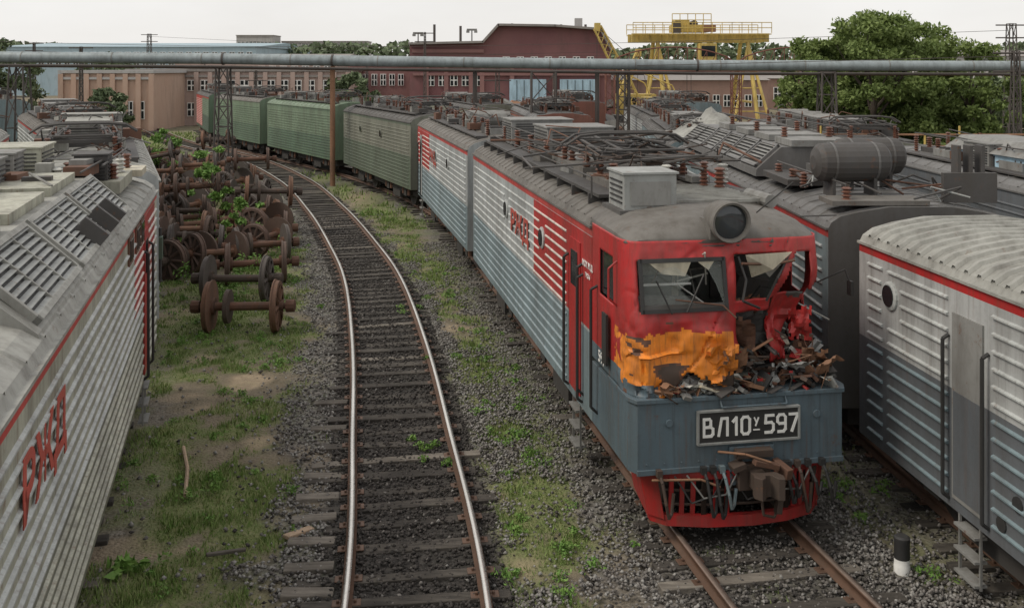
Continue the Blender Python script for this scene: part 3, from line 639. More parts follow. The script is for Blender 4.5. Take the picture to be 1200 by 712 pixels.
for (cx,cy,cz,sx_,sz_,mt,tilt,yaw) in((-.12,-.05,2.45,.5,.45,'rust_light',.5,.3),(.1,.35,2.75,.5,.5,'rusty',.3,-.4),(.5,.5,2.7,.7,.6,'equip_dark',.2,.1),(1.2,.25,2.35,.4,.5,'rust_light',.7,-.7),(.35,.6,3.0,.6,.35,'rust_light',.1,.5),(.85,.1,2.3,.5,.3,'box_grey',1.1,.2),(-.7,.02,2.15,.6,.2,'porcel',.9,.1),(.0,.3,2.3,.35,.3,'porcel',.9,.6),(.9,.1,2.88,.3,.5,'red',.25,-.5),(-.3,-.12,2.5,.42,.46,'orange',.35,-.25),(1.25,.05,2.3,.4,.35,'rust_light',.8,.6),(.3,.15,2.3,.5,.3,'rust_dark',1.0,-.3),(-.95,-.04,2.15,.35,.2,'rust_light',.6,.2)):
    n=9; R=Euler((tilt,0,yaw)).to_matrix(); ph=random.random()*50; VV=[]
    for i in range(n+1):
        for j in range(n+1):
            u=i/n-.5; v=j/n-.5; h=(float(fbm(np.array(ph+u*3),np.array(v*3+ph),2))-.5)*.45
            VV.append(R@Vector((u*sx_*(1+.3*h),h*.5,v*sz_))+Vector((cx,cy,cz)))
    FF=[(i*(n+1)+j,i*(n+1)+j+1,(i+1)*(n+1)+j+1,(i+1)*(n+1)+j) for i in range(n) for j in range(n) if not(random.random()<.4 and (i in(0,n-1) or j in (0,n-1)))]
    mb.add(VV,FF,mt)
mb.build('wreckage',E)
# coupler, snowplough
mb=MB(); mb.box((.12,-.08,1.12),(.62,.06,.5),'slate'); mb.box((.12,-.16,1.3),(.5,.14,.1),'rust_dark'); mb.box((.12,-.13,1.0),(.44,.16,.34),'rust_dark'); mb.box((.12,-.3,1.0),(.2,.34,.2),'rust_dark')
mb.zprism([(0,-.4),(-.03,-.52),(.04,-.62),(.1,-.58),(.13,-.5),(.2,-.5),(.25,-.63),(.33,-.65),(.36,-.54),(.3,-.4)],.86,1.14,'rust_dark')
mb.box((.36,-.42,.82),(.08,.1,.42),'rust_dark',(0,.12,0)); mb.box((.2,-.36,1.22),(.34,.12,.07),'rusty',(0,.25,0)); mb.box((.45,-.3,1.12),(.1,.3,.14),'rusty',(.2,0,.3)); mb.box((-.12,-.2,1.16),(.18,.2,.08),'rust_dark',(0,-.3,0))
mb.tube([(-.35,-.1,1.32),(-.05,-.3,1.34),(.25,-.42,1.26)],.018,'rust_light'); mb.tube([(-1.25,-.12,1.02),(-.6,-.16,1.0),(-.35,-.2,.9)],.018,'rust_light'); mb.tube([(.1,-.45,.84),(.14,-.42,.6),(.3,-.4,.55),(.36,-.42,.8)],.02,'rust_dark')
mb.build('coupler',E,bevel=.02)
mb=MB()
for x,c_ in((-1.15,'rust_dark'),(-.55,'black'),(-.42,'black'),(-.3,'slate_side'),(.55,'black'),(.62,'black'),(.75,'rust_dark'),(.9,'black'),(1.1,'black')):
    dp=random.uniform(-.1,.12); mb.tube([(x,-.08,1.12),(x+.02,-.2,1.0),(x+.05,-.26,.8-dp),(x+.09,-.24,.62-dp),(x+.14,-.2,.66-dp),(x+.18,-.16,.85)],.022,c_,7); mb.box((x,-.12,1.1),(.07,.08,.09),c_)
for k in range(5): a=random.uniform(-1.1,.4); mb.tube([(a,-.12,1.05),(a+.2,-.2,.82-random.random()*.15),(a+.5,-.2,.8),(a+.7,-.12,1.05)],.012,random.choice(['black','rusty','equip_grey']),5)
mb.build('brake_hoses',E)
mb=MB()
pl=[(-1.3,.25),(-1.12,.06),(-.55,-.08),(.1,-.13),(.65,-.08),(1.12,.06),(1.3,.25)]
for i_,(a,b_) in enumerate(zip(pl[:-1],pl[1:])):
    for z0,z1,yo in((.36,.50,-.05),(.96,1.06,0)):
        k0=.9 if z0<.5 else 1; k1=.92 if z0<.5 else 1
        mb.add([(a[0]*k0,a[1]+yo,z0),(b_[0]*k0,b_[1]+yo,z0),(b_[0]*k1,b_[1]+yo*.8,z1),(a[0]*k1,a[1]+yo*.8,z1),(a[0]*k0,a[1]+.05,z0),(b_[0]*k0,b_[1]+.05,z0),(b_[0]*k1,b_[1]+.05,z1),(a[0]*k1,a[1]+.05,z1)],[(0,1,2,3),(7,6,5,4),(0,4,5,1),(3,2,6,7),(0,3,7,4),(1,5,6,2)],'red')
    if i_ in(0,5): mb.add([(a[0],a[1],1.0),(b_[0],b_[1],1.0),(b_[0]*.92,b_[1]-.05,.45),(a[0]*.92,a[1]-.05,.45)],[(0,1,2,3)],'red'); continue
    n=4
    for k in range(n+1):
        t=k/n; x=a[0]+(b_[0]-a[0])*t; y=a[1]+(b_[1]-a[1])*t
        if -.1<x<.42: continue
        mb.box((x*.96,y+.01,.73),(.06,.025,.5),'red' if k%4 else 'rust_dark',(.09,0,0))
for zz in(.62,.8):
    mb.tube([(a[0]*.95,a[1]+.04,zz) for a in pl[1:-1]],.018,'rust_dark')
for sx in(-1,1): mb.add([(sx*1.3,.25,1.07),(sx*1.3,.8,1.07),(sx*1.2,.8,.55),(sx*1.18,.2,.37)],[(0,1,2,3)],'red')
mb.box((0,.5,.75),(2.2,.3,.6),'under'); mb.build('snow_plough',E,solid=.01)
mb=MB(); mb.box((0,1.0,1.0),(2.2,1.8,.3),'under'); 
for sx in(-1,1): mb.lathe((sx*.75,1.3,.84),(sx,0,0),[(0,.66),(.03,.66),(.05,.62),(.14,.62),(.15,.5)],'under',20)
mb.build('front_underframe',E)
mb=MB()
ventbox(mb,-.78,1.75,4.25,.78,.8,.52,'box_grey',False); mb.box((-.78,1.34,4.5),(.6,.03,.34),'equip_grey'); 
for k in range(5): mb.box((-1.18,1.75,4.36+k*.075),(.02,.6,.02),'black')
mb.box((-.78,1.75,4.24),(.95,.95,.06),'roof_dark')
for k in range(14): mb.box((.25,1.5+k*.14,4.35),(1.5,.05,.05),'roof_light')
mb.cyl((1.05,1.3,4.35),(1.05,2.1,4.35),.1,'equip_grey',10)
for sx in(-1,1):
    mb.box((sx*1.05,8.2,4.33),(.4,11.5,.05),'equip_dark'); 
    for k in range(11): mb.box((sx*1.15,2.9+k*1.1,4.2),(.3,.05,.25),'equip_dark')
mb.box((-.55,3.6,4.38),(.7,1.9,.18),'roof_grey'); mb.box((-.3,5.6,4.42),(1.2,1.6,.22),'roof_grey'); mb.box((.0,7.6,4.4),(1.4,1.8,.2),'equip_grey')
pantograph(mb,5.2,4.5,'equip_dark'); 
for k in range(44):
    a=Vector((random.uniform(-1.2,1.2),random.uniform(3.0,7.8),4.55+random.random()*.3)); mb.tube([a,a+Vector((random.gauss(0,.6),random.gauss(0,.7),random.uniform(-.1,.3))),a+Vector((random.gauss(0,.9),random.gauss(0,1.0),random.uniform(-.15,.25)))],random.choice([.014,.022]),random.choice(['rusty','equip_dark','rust_dark','equip_dark']),5)
for k in range(30): mb.box((random.uniform(-1.1,1.1),random.uniform(3.2,13.5),4.42),(random.uniform(.1,.5),random.uniform(.1,.5),random.uniform(.08,.25)),random.choice(['rusty','equip_dark','equip_grey','roof_grey','rust_dark']),(0,0,random.uniform(-.2,.2)))
ventbox(mb,.1,9.6,4.35,1.5,1.5,.62,'equip_grey'); mb.box((0,11.4,4.4),(1.5,1.4,.2),'equip_dark'); ventbox(mb,0,13.2,4.35,1.6,1.4,.6,'equip_grey')
for sx in(-.8,.75):
    pts=[]
    for k in range(7): insulator(mb,sx,3.2+k*1.7,4.35,.42,.085); pts.append((sx,3.2+k*1.7,4.8))
    mb.tube(pts,.02,'equip_dark',5)
for x in(.9,-.1): insulator(mb,x,2.9,4.35,.35,.1); insulator(mb,x+.3,3.5,4.35,.35,.1,'porcel')
mb.tube([(-1.35,2.5,4.3),(-1.35,2.5,4.62),(-1.35,12,4.62)],.015,'equip_dark',5)
mb.build('roof_equipment',E)

S2=[((.2,28.3),(-2.45,41.2)),((-2.95,42.6),(-7.9,54.7)),((-8.9,56.3),(-15.2,66.9)),((-16.1,68.4),(-22.2,78.4)),((-23.1,79.8),(-28.0,92))]
e2,l2,_,_=section('electric_locomotive',*S2[0],dict(rzd,redz=(9.2,13.2,2.4),doors=[(11.5,12.2)],ports=[4,7],kit=3,det=2.5,pant=False,roof='roof_grey',ribsp=.17))
text('РЖД',.62,'red_letter',e2,(-1.53,8.0,2.85),'L','lettering',sx=1.35,off=.015)
section('electric_locomotive',*S2[1],dict(up='olive_up',low='olive_low',stripe='olive_low',roof='roof_dark',rib_up='olive_up',rib_low='olive_low',kit=5,ports=[5,9],doors=[],det=2,split=2.5))
section('electric_locomotive',*S2[2],dict(up='green_up',low='green_low',stripe='green_low',roof='green_up',rib_up='green_up',rib_low='green_dark',kit=8,det=2))
section('electric_locomotive',*S2[3],dict(up='green_up',low='green_low',stripe='green_up',roof='roof_grey',rib_up='green_low',rib_low='green_dark',kit=11,det=1))
section('electric_locomotive',*S2[4],dict(up='green_low',low='green_dark',stripe='red',roof='roof_dark',rib_up='green_up',rib_low='green_dark',kit=12,redz=(6.5,13,1.3)))
# ---- right track
er,lr,wr,_=section('electric_locomotive',(8.22,-.7),(6.68,14.8),dict(rzd,up='grey_white',low='slate_dark',rib_up='rib_grey',rib_low='slate_side',zb=.88,zs=3.72,zc=4.08,split=2.35,roof='roof_light',kit=None,doors=[(12.35,13.0)],doorm='equip_grey',doorwin=False,doort=3.3,ports=[14.6],portz=3.13,portcut=True,broken=True,ribsp=.2,rrib=.28,rribh=.04,ribd=.026,stripe='red'))
mb=MB()
for y in(3,6): ventbox(mb,.3,y,4.05,1.4,2.2,.4,'equip_grey')
mb.box((.7,9.8,4.15),(1.3,2.2,.2),'roof_dark')
for y in(8.9,9.7,10.5): insulator(mb,.2,y,4.2,.3); insulator(mb,1.0,y,4.2,.3)
mb.tube([(.2,8.5,4.52),(.2,11.1,4.52),(1.0,11.4,4.35)],.025,'equip_dark')
mb.box((.45,12.1,4.15),(.9,1.3,.12),'equip_dark'); insulator(mb,.6,12.3,4.15,.3,.12); mb.cyl((.1,11.4,4.3),(1.0,11.4,4.3),.13,'roof_dark',12)
mb.tube([(.4,13.3,4.1),(.5,13.0,4.4),(1.3,12.6,4.45)],.03,'equip_dark')
for k in range(16): mb.box((random.uniform(-.2,1.2),random.uniform(8.5,13.5),4.22),(random.uniform(.1,.5),random.uniform(.1,.4),random.uniform(.08,.3)),random.choice(['equip_dark','rusty','equip_grey','roof_dark']),(0,0,random.uniform(-.3,.3)))
mb.build('roof_equipment',er,bevel=.01)
mb=MB()
for z,yy in((1.15,12.0),(1.5,11.7)): mb.lathe((-wr+.01,yy,z),(-1,0,0),[(0,.09),(.03,.09)],'black',12)
mb.box((-wr-.015,11.2,1.75),(.03,.5,.3),'slate_side'); mb.box((-wr-.012,9,1.9),(.03,.9,.5),'slate_side'); mb.box((-wr-.008,7.5,3.1),(.03,1.8,.7),'grey_light')
mb.build('side_details',er)
eb,lb,wb,_=section('electric_locomotive',(6.62,15.9),(6.52,30.4),dict(rzd,up='slate_side',low='slate_dark',rib_low='slate_side',rib_up='grey_light',stripe='red',zb=.8,zs=3.7,zc=4.05,split=2.2,roof='loco_dark',kit=None,ribsp=.2,rrib=.5,cap='roof_dark',ribd=.03))
mb=MB()
for yy,xx in((1.2,-.72),(2.3,-.02)):
    mb.lathe((xx-.65,yy,4.66),(1,.1,0),[(0,.12),(.05,.26),(.12,.33),(.3,.345),(1.1,.345),(1.25,.33),(1.32,.26),(1.37,.12)],'equip_dark',22)
    for q in(.3,1.05): mb.box((xx-.65+q,yy+q*.12,4.25),(.06,.5,.35),'equip_dark'); mb.lathe((xx-.65+q-.02,yy+q*.1,4.66),(1,.1,0),[(0,.355),(.04,.355)],'loco_dark',22)
mb.box((-.6,.45,4.1),(1.6,.7,.08),'roof_grey'); mb.box((-.9,3.7,4.12),(.9,1.8,.12),'equip_dark'); mb.box((-.2,4.0,4.2),(.5,1.2,.25),'loco_dark')
for x in(.9,1.1,1.3): mb.box((x,.7,4.6),(.06,.25,.8),'equip_dark')
mb.box((1.05,.55,4.3),(.9,.1,.5),'equip_dark')
for y in(.3,2.6,3.3,4.3): insulator(mb,-1.1,y,4.05,.3)
mb.tube([(-1.1,.3,4.38),(-1.1,4.4,4.38)],.02,'equip_dark')
for k in range(20):
    a=Vector((random.uniform(-1.3,1.3),random.uniform(.2,4.6),4.1)); mb.tube([a,a+Vector((random.gauss(0,.3),random.gauss(0,.3),.25)),a+Vector((random.gauss(0,.5),random.gauss(0,.6),.1))],.02,random.choice(['equip_dark','rusty','box_grey']),5)
mb.prism([(-1.4,4.0),(-1.38,4.15),(-.85,4.62),(.85,4.62),(1.38,4.15),(1.4,4.0)],5.0,13.5,'loco_dark')
for y in(5.15,6.6,8.05,9.5,10.95,12.2): 
    louvers(mb,-1.36,4.2,-.88,4.62,y,y+1.25,7,'equip_grey','loco_dark')
for y in(5.6,7.4,9.3,11.4): mb.box((0,y,4.7),(1.3,1.3,.14),'equip_grey')
for sx in(-.5,.5):
    for y in(6,8.4,11): insulator(mb,sx,y,4.7,.3)
    mb.tube([(sx,5.3,5.02),(sx,12.6,5.02)],.02,'equip_dark')
mb.build('roof_equipment',eb,bevel=.008)
# ---- left near locomotive
el,ll,wl,_=section('electric_locomotive',(-4.05,3.3),(-8.29,18.5),dict(rzd,up='grey_cream',low='olive_up',rib_up='rib_grey',rib_low='grey_cream',stripe='red_stripe',roof='roof_light',redz=(11.6,15.2,2.5),kit=None,split=2.2,doors=[(13.0,13.7)],doorm='red',ribsp=.17,ribd=.022))
text('РЖД',.66,'red_letter',el,(wl+.03,4.35,3.0),'R','lettering',sx=1.2,off=.012)
mb=MB()
mb.prism([(-1.45,4.0),(-1.42,4.1),(-.8,4.62),(.8,4.62),(1.42,4.1),(1.45,4.0)],4.6,12.2,'roof_light')
for y in(4.8,7.2,9.6): 
    louvers(mb,1.38,4.16,.85,4.64,y,y+2.2,9,'box_grey','roof_light')
    for yy in(y+.73,y+1.46): mb.box((1.11,yy,4.43),(.74,.03,.03),'roof_light',(0,.735,0))
    mb.box((-.0,y+1.1,4.68),(1.3,2.0,.12),'grey_cream')
for y in(9.0,10.4,11.6): ventbox(mb,-.4,y,4.7,.6,.7,.35,'equip_grey')
mb.box((.2,13.4,4.4),(2.0,1.9,.2),'grey_cream'); ventbox(mb,.75,12.9,4.4,.5,.6,.5,'equip_dark'); ventbox(mb,-.5,13.6,4.4,.9,1.2,.6,'grey_cream')
for k in range(6): insulator(mb,1.05 if k%2 else .3,12.4+k*.5,4.35,.4,.09,'porcel' if k%3==0 else 'insul')
mb.tube([(1.0,12,4.8),(1.0,15.4,4.8)],.02,'equip_dark'); mb.box((.9,14.9,4.42),(.9,.9,.12),'cream')
for k in range(12): 
    a=Vector((random.uniform(-1,.8),random.uniform(7,15),4.75)); mb.tube([a,a+Vector((random.gauss(0,.5),random.gauss(0,.9),.1))],.018,random.choice(['equip_dark','equip_grey','rusty']),5)
for k in range(22): mb.box((random.uniform(-1.1,.8),random.uniform(5,15),4.72),(random.uniform(.1,.4),random.uniform(.1,.5),random.uniform(.1,.3)),random.choice(['rusty','equip_dark','equip_grey','cream','roof_light']),(0,0,random.uniform(-.2,.2)))
for y in(10.9,11.9,12.6): mb.box((wl+.015,y,3.68),(.03,.55,.42),'rusty'); mb.box((wl+.03,y,3.68),(.02,.42,.3),'glass_dark')
for y in(8.4,9.4,10.2): mb.box((1.3,y,4.3),(.35,.1,.3),'equip_dark',(0,.7,0)); 
mb.box((wl+.12,15.2,2.95),(.06,.25,.4),'green_dark'); mb.cyl((wl+.1,15.3,2.3),(wl+.1,15.3,3.3),.03,'black')
mb.build('roof_equipment',el,bevel=.008)
section('electric_locomotive',(-8.75,19.9),(-14.2,33.2),dict(rzd,up='grey_light',roof='roof_light',kit=21,det=3,kcol=('equip_dark','roof_light'),kit0=1.6))
ec,lc,wc,_=section('electric_locomotive',(-12.9,19.2),(-18.6,33),dict(rzd,up='cream',low='slate_side',roof='roof_light',kit=23,det=2,kit0=3,zs=4.0,zc=4.4,kcol=('equip_dark','roof_light')))
mb=MB(); mb.lathe((-.9,1.3,4.5),(1,0,0),[(0,.6),(.1,.85),(.3,.95),(2.2,.95),(2.4,.85),(2.5,.6)],'cream',22); mb.box((.7,.42,4.95),(1.1,.06,.4),'black',(.5,0,0))
mb.box((.7,2.8,4.85),(1.4,1.0,.9),'grey_cream'); mb.build('cab_fairing',ec,smooth=True)
section('electric_locomotive',(-14.9,34.6),(-22,47),dict(rzd,kit=24,det=2,roof='roof_grey'))
section('electric_locomotive',(-19.5,34.5),(-27,47),dict(up='green_up',low='green_low',stripe='green_up',roof='roof_grey',rib_up='green_up',rib_low='green_dark',kit=25,det=2))
section('electric_locomotive',(-26,45),(-36,56),dict(up='green_dark',low='green_dark',stripe='green_up',roof='roof_grey',rib_up='green_up',rib_low='green_dark',kit=26,det=2))
section('electric_locomotive',(-32,62),(-43,73),dict(up='slate_side',low='slate_dark',stripe='slate_side',roof='roof_grey',rib_up='slate_side',rib_low='slate_dark',kit=27))
section('electric_locomotive',(-38,52),(-48,63),dict(up='green_up',low='green_low',stripe='green_up',roof='roof_grey',rib_up='green_up',rib_low='green_dark',kit=28,det=2))
BG=[((6.6,31.8),(7.6,46),31,'slate_side'),((11.6,30.5),(12.3,45),32,'olive_up'),((8,47.5),(8.6,62),33,'grey_light'),((2.6,50),(1.2,64.5),36,'steel_red'),((-1,62),(-5,76),37,'olive_up'),((12.2,14.5),(12.0,29),40,'slate_dark'),((5,68),(4,82),42,'steel_red'),((12.6,66),(12.5,80),43,'slate_side')]
for a,b_,sd,cm in BG:
    section('electric_locomotive',a,b_,dict(up=cm,low='slate_dark',stripe=cm,roof='roof_dark' if sd%2 else 'loco_dark',rib_up=cm,rib_low='slate_dark',kit=sd,det=1.6,zb=.9,zs=3.7,zc=4.0,kcol=('equip_dark','equip_grey')))
mb=MB(); n=14; VV=[]
for i in range(n+1):
    for j in range(n+1):
        u=i/n-.5; v=j/n-.5; r=math.hypot(u,v)*2; h=max(0,1-r)*.8+(float(fbm(np.array(u*5+3),np.array(v*5),3))-.5)*.9*max(0,1.1-r)
        VV.append((6.7+u*2.6,33+v*3.6,4.1+h))
mb.add(VV,[(i*(n+1)+j,i*(n+1)+j+1,(i+1)*(n+1)+j+1,(i+1)*(n+1)+j) for i in range(n) for j in range(n)],'roof_light'); mb.build('tarpaulin',smooth=True)

# ------------------------------------------------------------------ wheelsets
def wheelset(x,y,a,z=0,r=.6,tilt=0):
    wm=random.choice(['wheel_rust','wheel_grey','wheel_orange','wheel_rust','wheel_grey']); hm=random.choice(['rusty','rust_dark','wheel_orange'])
    e=empty('rusty_wheelset',(x,y,z+r),a); e.rotation_euler=(0,tilt,a); mb=MB(); mb.lathe((-1.15,0,0),(1,0,0),[(0,.07),(.2,.07),(.22,.1),(.6,.1),(1.7,.1),(2.08,.1),(2.1,.07),(2.3,.07)],hm,10)
    for s_ in(-1,1):
        mb.lathe((s_*.8-s_*.07,0,0),(s_,0,0),[(0,r*.84),(-.0,r+.03),(.03,r+.03),(.045,r),(.13,r*.985),(.135,r*.84)],wm,26,endcap=False)
        mb.lathe((s_*.72,0,0),(s_,0,0),[(-.06,.2),(.14,.18)],hm,14)
        mb.lathe((s_*.80,0,0),(s_,0,0),[(0,r*.86),(.02,r*.86)],'rust_dark',20)
        for k in range(10):
            t=2*math.pi*k/10; mb.cyl((s_*.83,math.cos(t)*.15,math.sin(t)*.15),(s_*.83,math.cos(t)*r*.88,math.sin(t)*r*.88),.05,wm,6)
        mb.lathe((s_*1.02,0,0),(s_,0,0),[(0,.15),(.2,.15),(.22,.1)],hm,10)
    if random.random()<.7: mb.lathe((-.42,0,0),(1,0,0),[(0,.3),(.01,.4),(.11,.4),(.12,.3)],'rust_dark',24)
    mb.build('wheelset_mesh',e,smooth=True)
def tlx(D): return float(np.interp(D,TL[:,1],TL[:,0]))
ws=[(285,388,.05,0),(278,352,.0,0),(300,332,.25,0),(217,322,1.25,0),(252,318,.9,.1)]
for px,py,a,t in ws:
    x,y=gp(px,py); wheelset(x,y,a,0,tilt=t)
D=30.5; k=0
while D<64:
    for c,off in enumerate((-3.1,-5.6,-8.0)):
        if c==1 and D<31.5: continue
        if c==2 and (D<42): continue
        if random.random()<.12: continue
        wheelset(tlx(D)+off*(1+.006*(D-30))+random.uniform(-.3,.3),D+random.uniform(-.2,.2),random.choice([.25,.3,.2,1.3,.15,1.1])+random.gauss(0,.12),0,random.choice([.6,.62,.55]),random.gauss(0,.02))
        if random.random()<.16: wheelset(tlx(D)+off+random.uniform(-.3,.3),D+.6,random.uniform(.1,.5),1.12,.56,random.gauss(0,.08))
    D+=1.45
# ------------------------------------------------------------------ trees & bushes
def tree(name,x,y,h,R,n,leaf=.2,mat='leaf_tree',trunk=.25,low=.25,ncl=60,cr=(.13,.27)):
    e=empty(name,(x,y,0)); mb=MB(); r=random.Random(int(x*100+y))
    mb.cyl((0,0,0),(.1,.1,h*.5),trunk,'bark',8,trunk*.6)
    for k in range(9):
        t=r.uniform(.2,.5); a=r.uniform(0,6.28); p0=Vector((.1*t*2,.1*t*2,h*t)); p1=p0+Vector((math.cos(a)*R*.4,math.sin(a)*R*.4,h*.18)); p2=p1+Vector((math.cos(a+.4)*R*.35,math.sin(a+.4)*R*.35,h*.15))
        mb.cyl(p0,p1,trunk*.4,'bark',6,trunk*.25); mb.cyl(p1,p2,trunk*.25,'bark',6,trunk*.08)
    mb.build('trunk',e)
    cl=[]
    for k in range(ncl):
        a=r.uniform(0,6.28); zz=low+(1-low)*r.random(); q=(zz-low)/(1-low); env=math.sqrt(max(0.03,1-(abs(q-.42)/.62)**2.2)); rr=R*env*math.sqrt(r.random())
        cl.append((math.cos(a)*rr,math.sin(a)*rr,h*zz*.94,r.uniform(*cr)*R))
    cl=np.array(cl); pw_=cl[:,3]**2; k=rng.choice(len(cl),n,p=pw_/pw_.sum()); c=cl[k]; d=rng.normal(size=(n,3)); d/=np.linalg.norm(d,axis=1)[:,None]; rad=rng.random(n)**.4*rng.uniform(.7,1.25,n)
    P=c[:,:3]+d*(rad*c[:,3])[:,None]*np.array([1,1,.7]); P[:,2]=np.maximum(P[:,2],.1)
    u=rng.normal(size=(n,3)); u/=np.linalg.norm(u,axis=1)[:,None]; v=np.cross(u,rng.normal(size=(n,3))); v/=np.linalg.norm(v,axis=1)[:,None]; l=(leaf*rng.uniform(.6,1.3,n))[:,None]
    V=np.stack([P-u*l,P+v*l*.5,P+u*l,P-v*l*.5],1).reshape(-1,3); npmesh('leaves',V,np.arange(n*4).reshape(-1,4),[mat],None,e)
for x,y,h,R in((18.6,60,8.4,2.8),(21.3,58,9.9,3.5),(24.6,60,9.3,3.7),(27.6,59,8.0,3.2),(23,63,9.0,3.6),(20,62,8.2,3.0),(26.5,63,8.2,3.2)): tree('broadleaf_tree',x,y,h,R,15000,.15,low=.03,ncl=80,cr=(.12,.25))
tree('sapling',-11.6,38,3.4,1.0,1500,.09,'leaf_weed',.05,.25,16); tree('sapling',-9.4,34,1.9,.9,900,.08,'leaf_weed',.04,.1,12); tree('shrub',-20,54,3.2,1.7,2500,.12,'leaf_weed',.06,.1,20); tree('shrub',17,50,3.2,2.2,4000,.12,'leaf_tree',.06,.05,24); tree('shrub',20.5,48,2.8,2.0,3500,.12,'leaf_tree',.06,.05,24)
for x,y,h,R in((-52,100,9.8,4),(-60,105,10,4.5),(-38,92,4.5,2.2),(-46,112,8,4),(36,75,6,3.2),(42,80,7,4),(48,78,6,3.5),(-16,98,6,2.5)): tree('broadleaf_tree',x,y,h,R,6000,.26,'leaf_far',low=.1)
n=30000; a=rng.uniform(-300,330,n); hh=8.5+5*fbm(a*.05,a*0+3,3)+2*fbm(a*.3,a*0,2); P=np.c_[a,rng.uniform(255,275,n),rng.random(n)**.6*hh]
u=rng.normal(size=(n,3)); u/=np.linalg.norm(u,axis=1)[:,None]; v=np.cross(u,rng.normal(size=(n,3))); v/=np.linalg.norm(v,axis=1)[:,None]
npmesh('distant_trees',np.stack([P-u*.9,P+v*.7,P+u*.9,P-v*.7],1).reshape(-1,3),np.arange(n*4).reshape(-1,4),['leaf_far'])

# ------------------------------------------------------------------ structures
def PX(px,D): return (px-600)*D/F
def PZ(py,D): return CZ-(py-80)*D/F
def lattice(mb,x,y,z0,z1,w,mat,r=.04,w2=None):
    w2=w2 if w2 is not None else w
    def c(t,i):
        ww=(w+(w2-w)*t)/2; return (x+(-1,1,1,-1)[i]*ww,y+(-1,-1,1,1)[i]*ww,z0+(z1-z0)*t)
    n=max(3,int((z1-z0)/(w*1.1)))
    for i in range(4): mb.tube([c(0,i),c(1,i)],r,mat,5)
    for k in range(n):
        a,b_=k/n,(k+1)/n
        for i in range(4):
            j=(i+1)%4; mb.tube([c(a,i),c(b_,j)] if k%2 else [c(a,j),c(b_,i)],r*.6,mat,4); mb.tube([c(b_,i),c(b_,j)],r*.6,mat,4)
mb=MB()
pts=[(-48,50,6.95),(-30,51,6.9),(-15.3,52,6.8),(-9.6,52.5,6.7),(10,53,6.45),(28,53.5,6.4),(45,54,6.45),(60,55,6.5)]
for a,b_ in zip(pts[:-1],pts[1:]): mb.cyl(a,b_,.29,'pipe_metal',16)
for a in pts[1:-1]: mb.lathe((a[0]-.05,a[1],a[2]),(1,0,0),[(0,.335),(.1,.335)],'steel_dark',16)
for k in range(22): x=-44+k*4.6; z=np.interp(x,[p[0] for p in pts],[p[2] for p in pts]); y=np.interp(x,[p[0] for p in pts],[p[1] for p in pts]); mb.lathe((x,y,z),(1,0,0),[(0,.305),(.06,.305)],'equip_grey',16)
mb.tube([(a[0],a[1]-.35,a[2]-.42) for a in pts],.07,'steel_dark',6); mb.tube([(a[0],a[1]+.3,a[2]-.48) for a in pts],.05,'rusty',6)
e=empty('overhead_pipeline'); mb.build('pipes',e,smooth=True)
mb=MB(); lattice(mb,-15.3,52,0,6.4,.85,'steel_dark',.05,.6); mb.cyl((-9.6,52.5,0),(-9.6,52.5,6.4),.14,'rust_light',10); lattice(mb,-25.6,51,0,6.4,1.2,'steel_dark',.05,.7); lattice(mb,1.7,53,0,6.1,1.3,'steel_dark',.06); lattice(mb,17,53,0,6.1,1.0,'steel_dark',.06,.7); lattice(mb,29,53.5,0,6.1,1.2,'steel_dark',.06); lattice(mb,6,53,0,6.1,.6,'steel_dark',.05); 
for x in(-2,4.6): mb.cyl((x,53,0),(x,53,6.2),.12,'steel_dark',8)
mb.build('supports',e)
def windows(mb,x0,x1,z0,z1,y,n,fr='white_paint',gl='glass_dark',gap=.35,mull=2):
    w=(x1-x0)/n
    for i in range(n):
        a=x0+w*(i+gap/2); b_=x0+w*(i+1-gap/2); c=(a+b_)/2; mb.box((c,y-.02,(z0+z1)/2),(b_-a,.14,z1-z0),fr); ww=(b_-a)/mull
        for k in range(mull):
            for q in range(2):
                hz=(z1-z0)/2; mb.box((a+ww*(k+.5),y-.07,z0+hz*(q+.5)),(ww-.14,.1,hz-.14),gl)
e=empty('maroon_brick_workshop'); D=112; mb=MB()
pr=[(PX(a,D),PZ(b_,D)) for a,b_ in((480,53),(566,51),(584,31),(650,32),(703,36),(716,60))]; pr=[(pr[0][0],0)]+pr+[(pr[-1][0],0)]
mb.prism(pr,D,D+45,'brick_maroon'); mb.build('walls',e)
mb=MB(); ps=pr[1:-1]
for a,b_ in zip(ps[:-1],ps[1:]):
    c=((a[0]+b_[0])/2,D+22,(a[1]+b_[1])/2+.15); ln=math.hypot(b_[0]-a[0],b_[1]-a[1]); mb.box(c,(ln+.1,46,.25),'roof_slab',(0,-math.atan2(b_[1]-a[1],b_[0]-a[0]),0))
for px in(500,523,552,565,600,650,700): mb.box((PX(px,D),D-.15,3.6),(.5,.3,7),'brick_maroon2')
mb.box((0,D-.2,5.6),(pr[-1][0]*2,.25,.3),'brick_maroon2'); mb.box((PX(525,D),D-.12,PZ(60,D)),(8.2,.25,.4),'brick_maroon2'); mb.build('roof_and_trim',e)
mb=MB(); windows(mb,PX(498,D),PX(566,D),PZ(101,D),PZ(87,D),D-.05,5); windows(mb,PX(585,D),PX(700,D),PZ(86,D)+.9,PZ(86,D)+1.9,D-.05,7,gap=.5)
for a,b_ in((597,640),(656,700)):
    mb.box(((PX(a,D)+PX(b_,D))/2,D-.25,(PZ(93,D))/2),(PX(b_,D)-PX(a,D),.3,PZ(93,D)),'blue_pale'); 
    for k in range(1,5): mb.box((PX(a,D)+(PX(b_,D)-PX(a,D))*k/5,D-.42,PZ(93,D)/2),(.08,.06,PZ(93,D)-.2),'slate')
mb.build('windows_and_doors',e)
mb=MB(); 
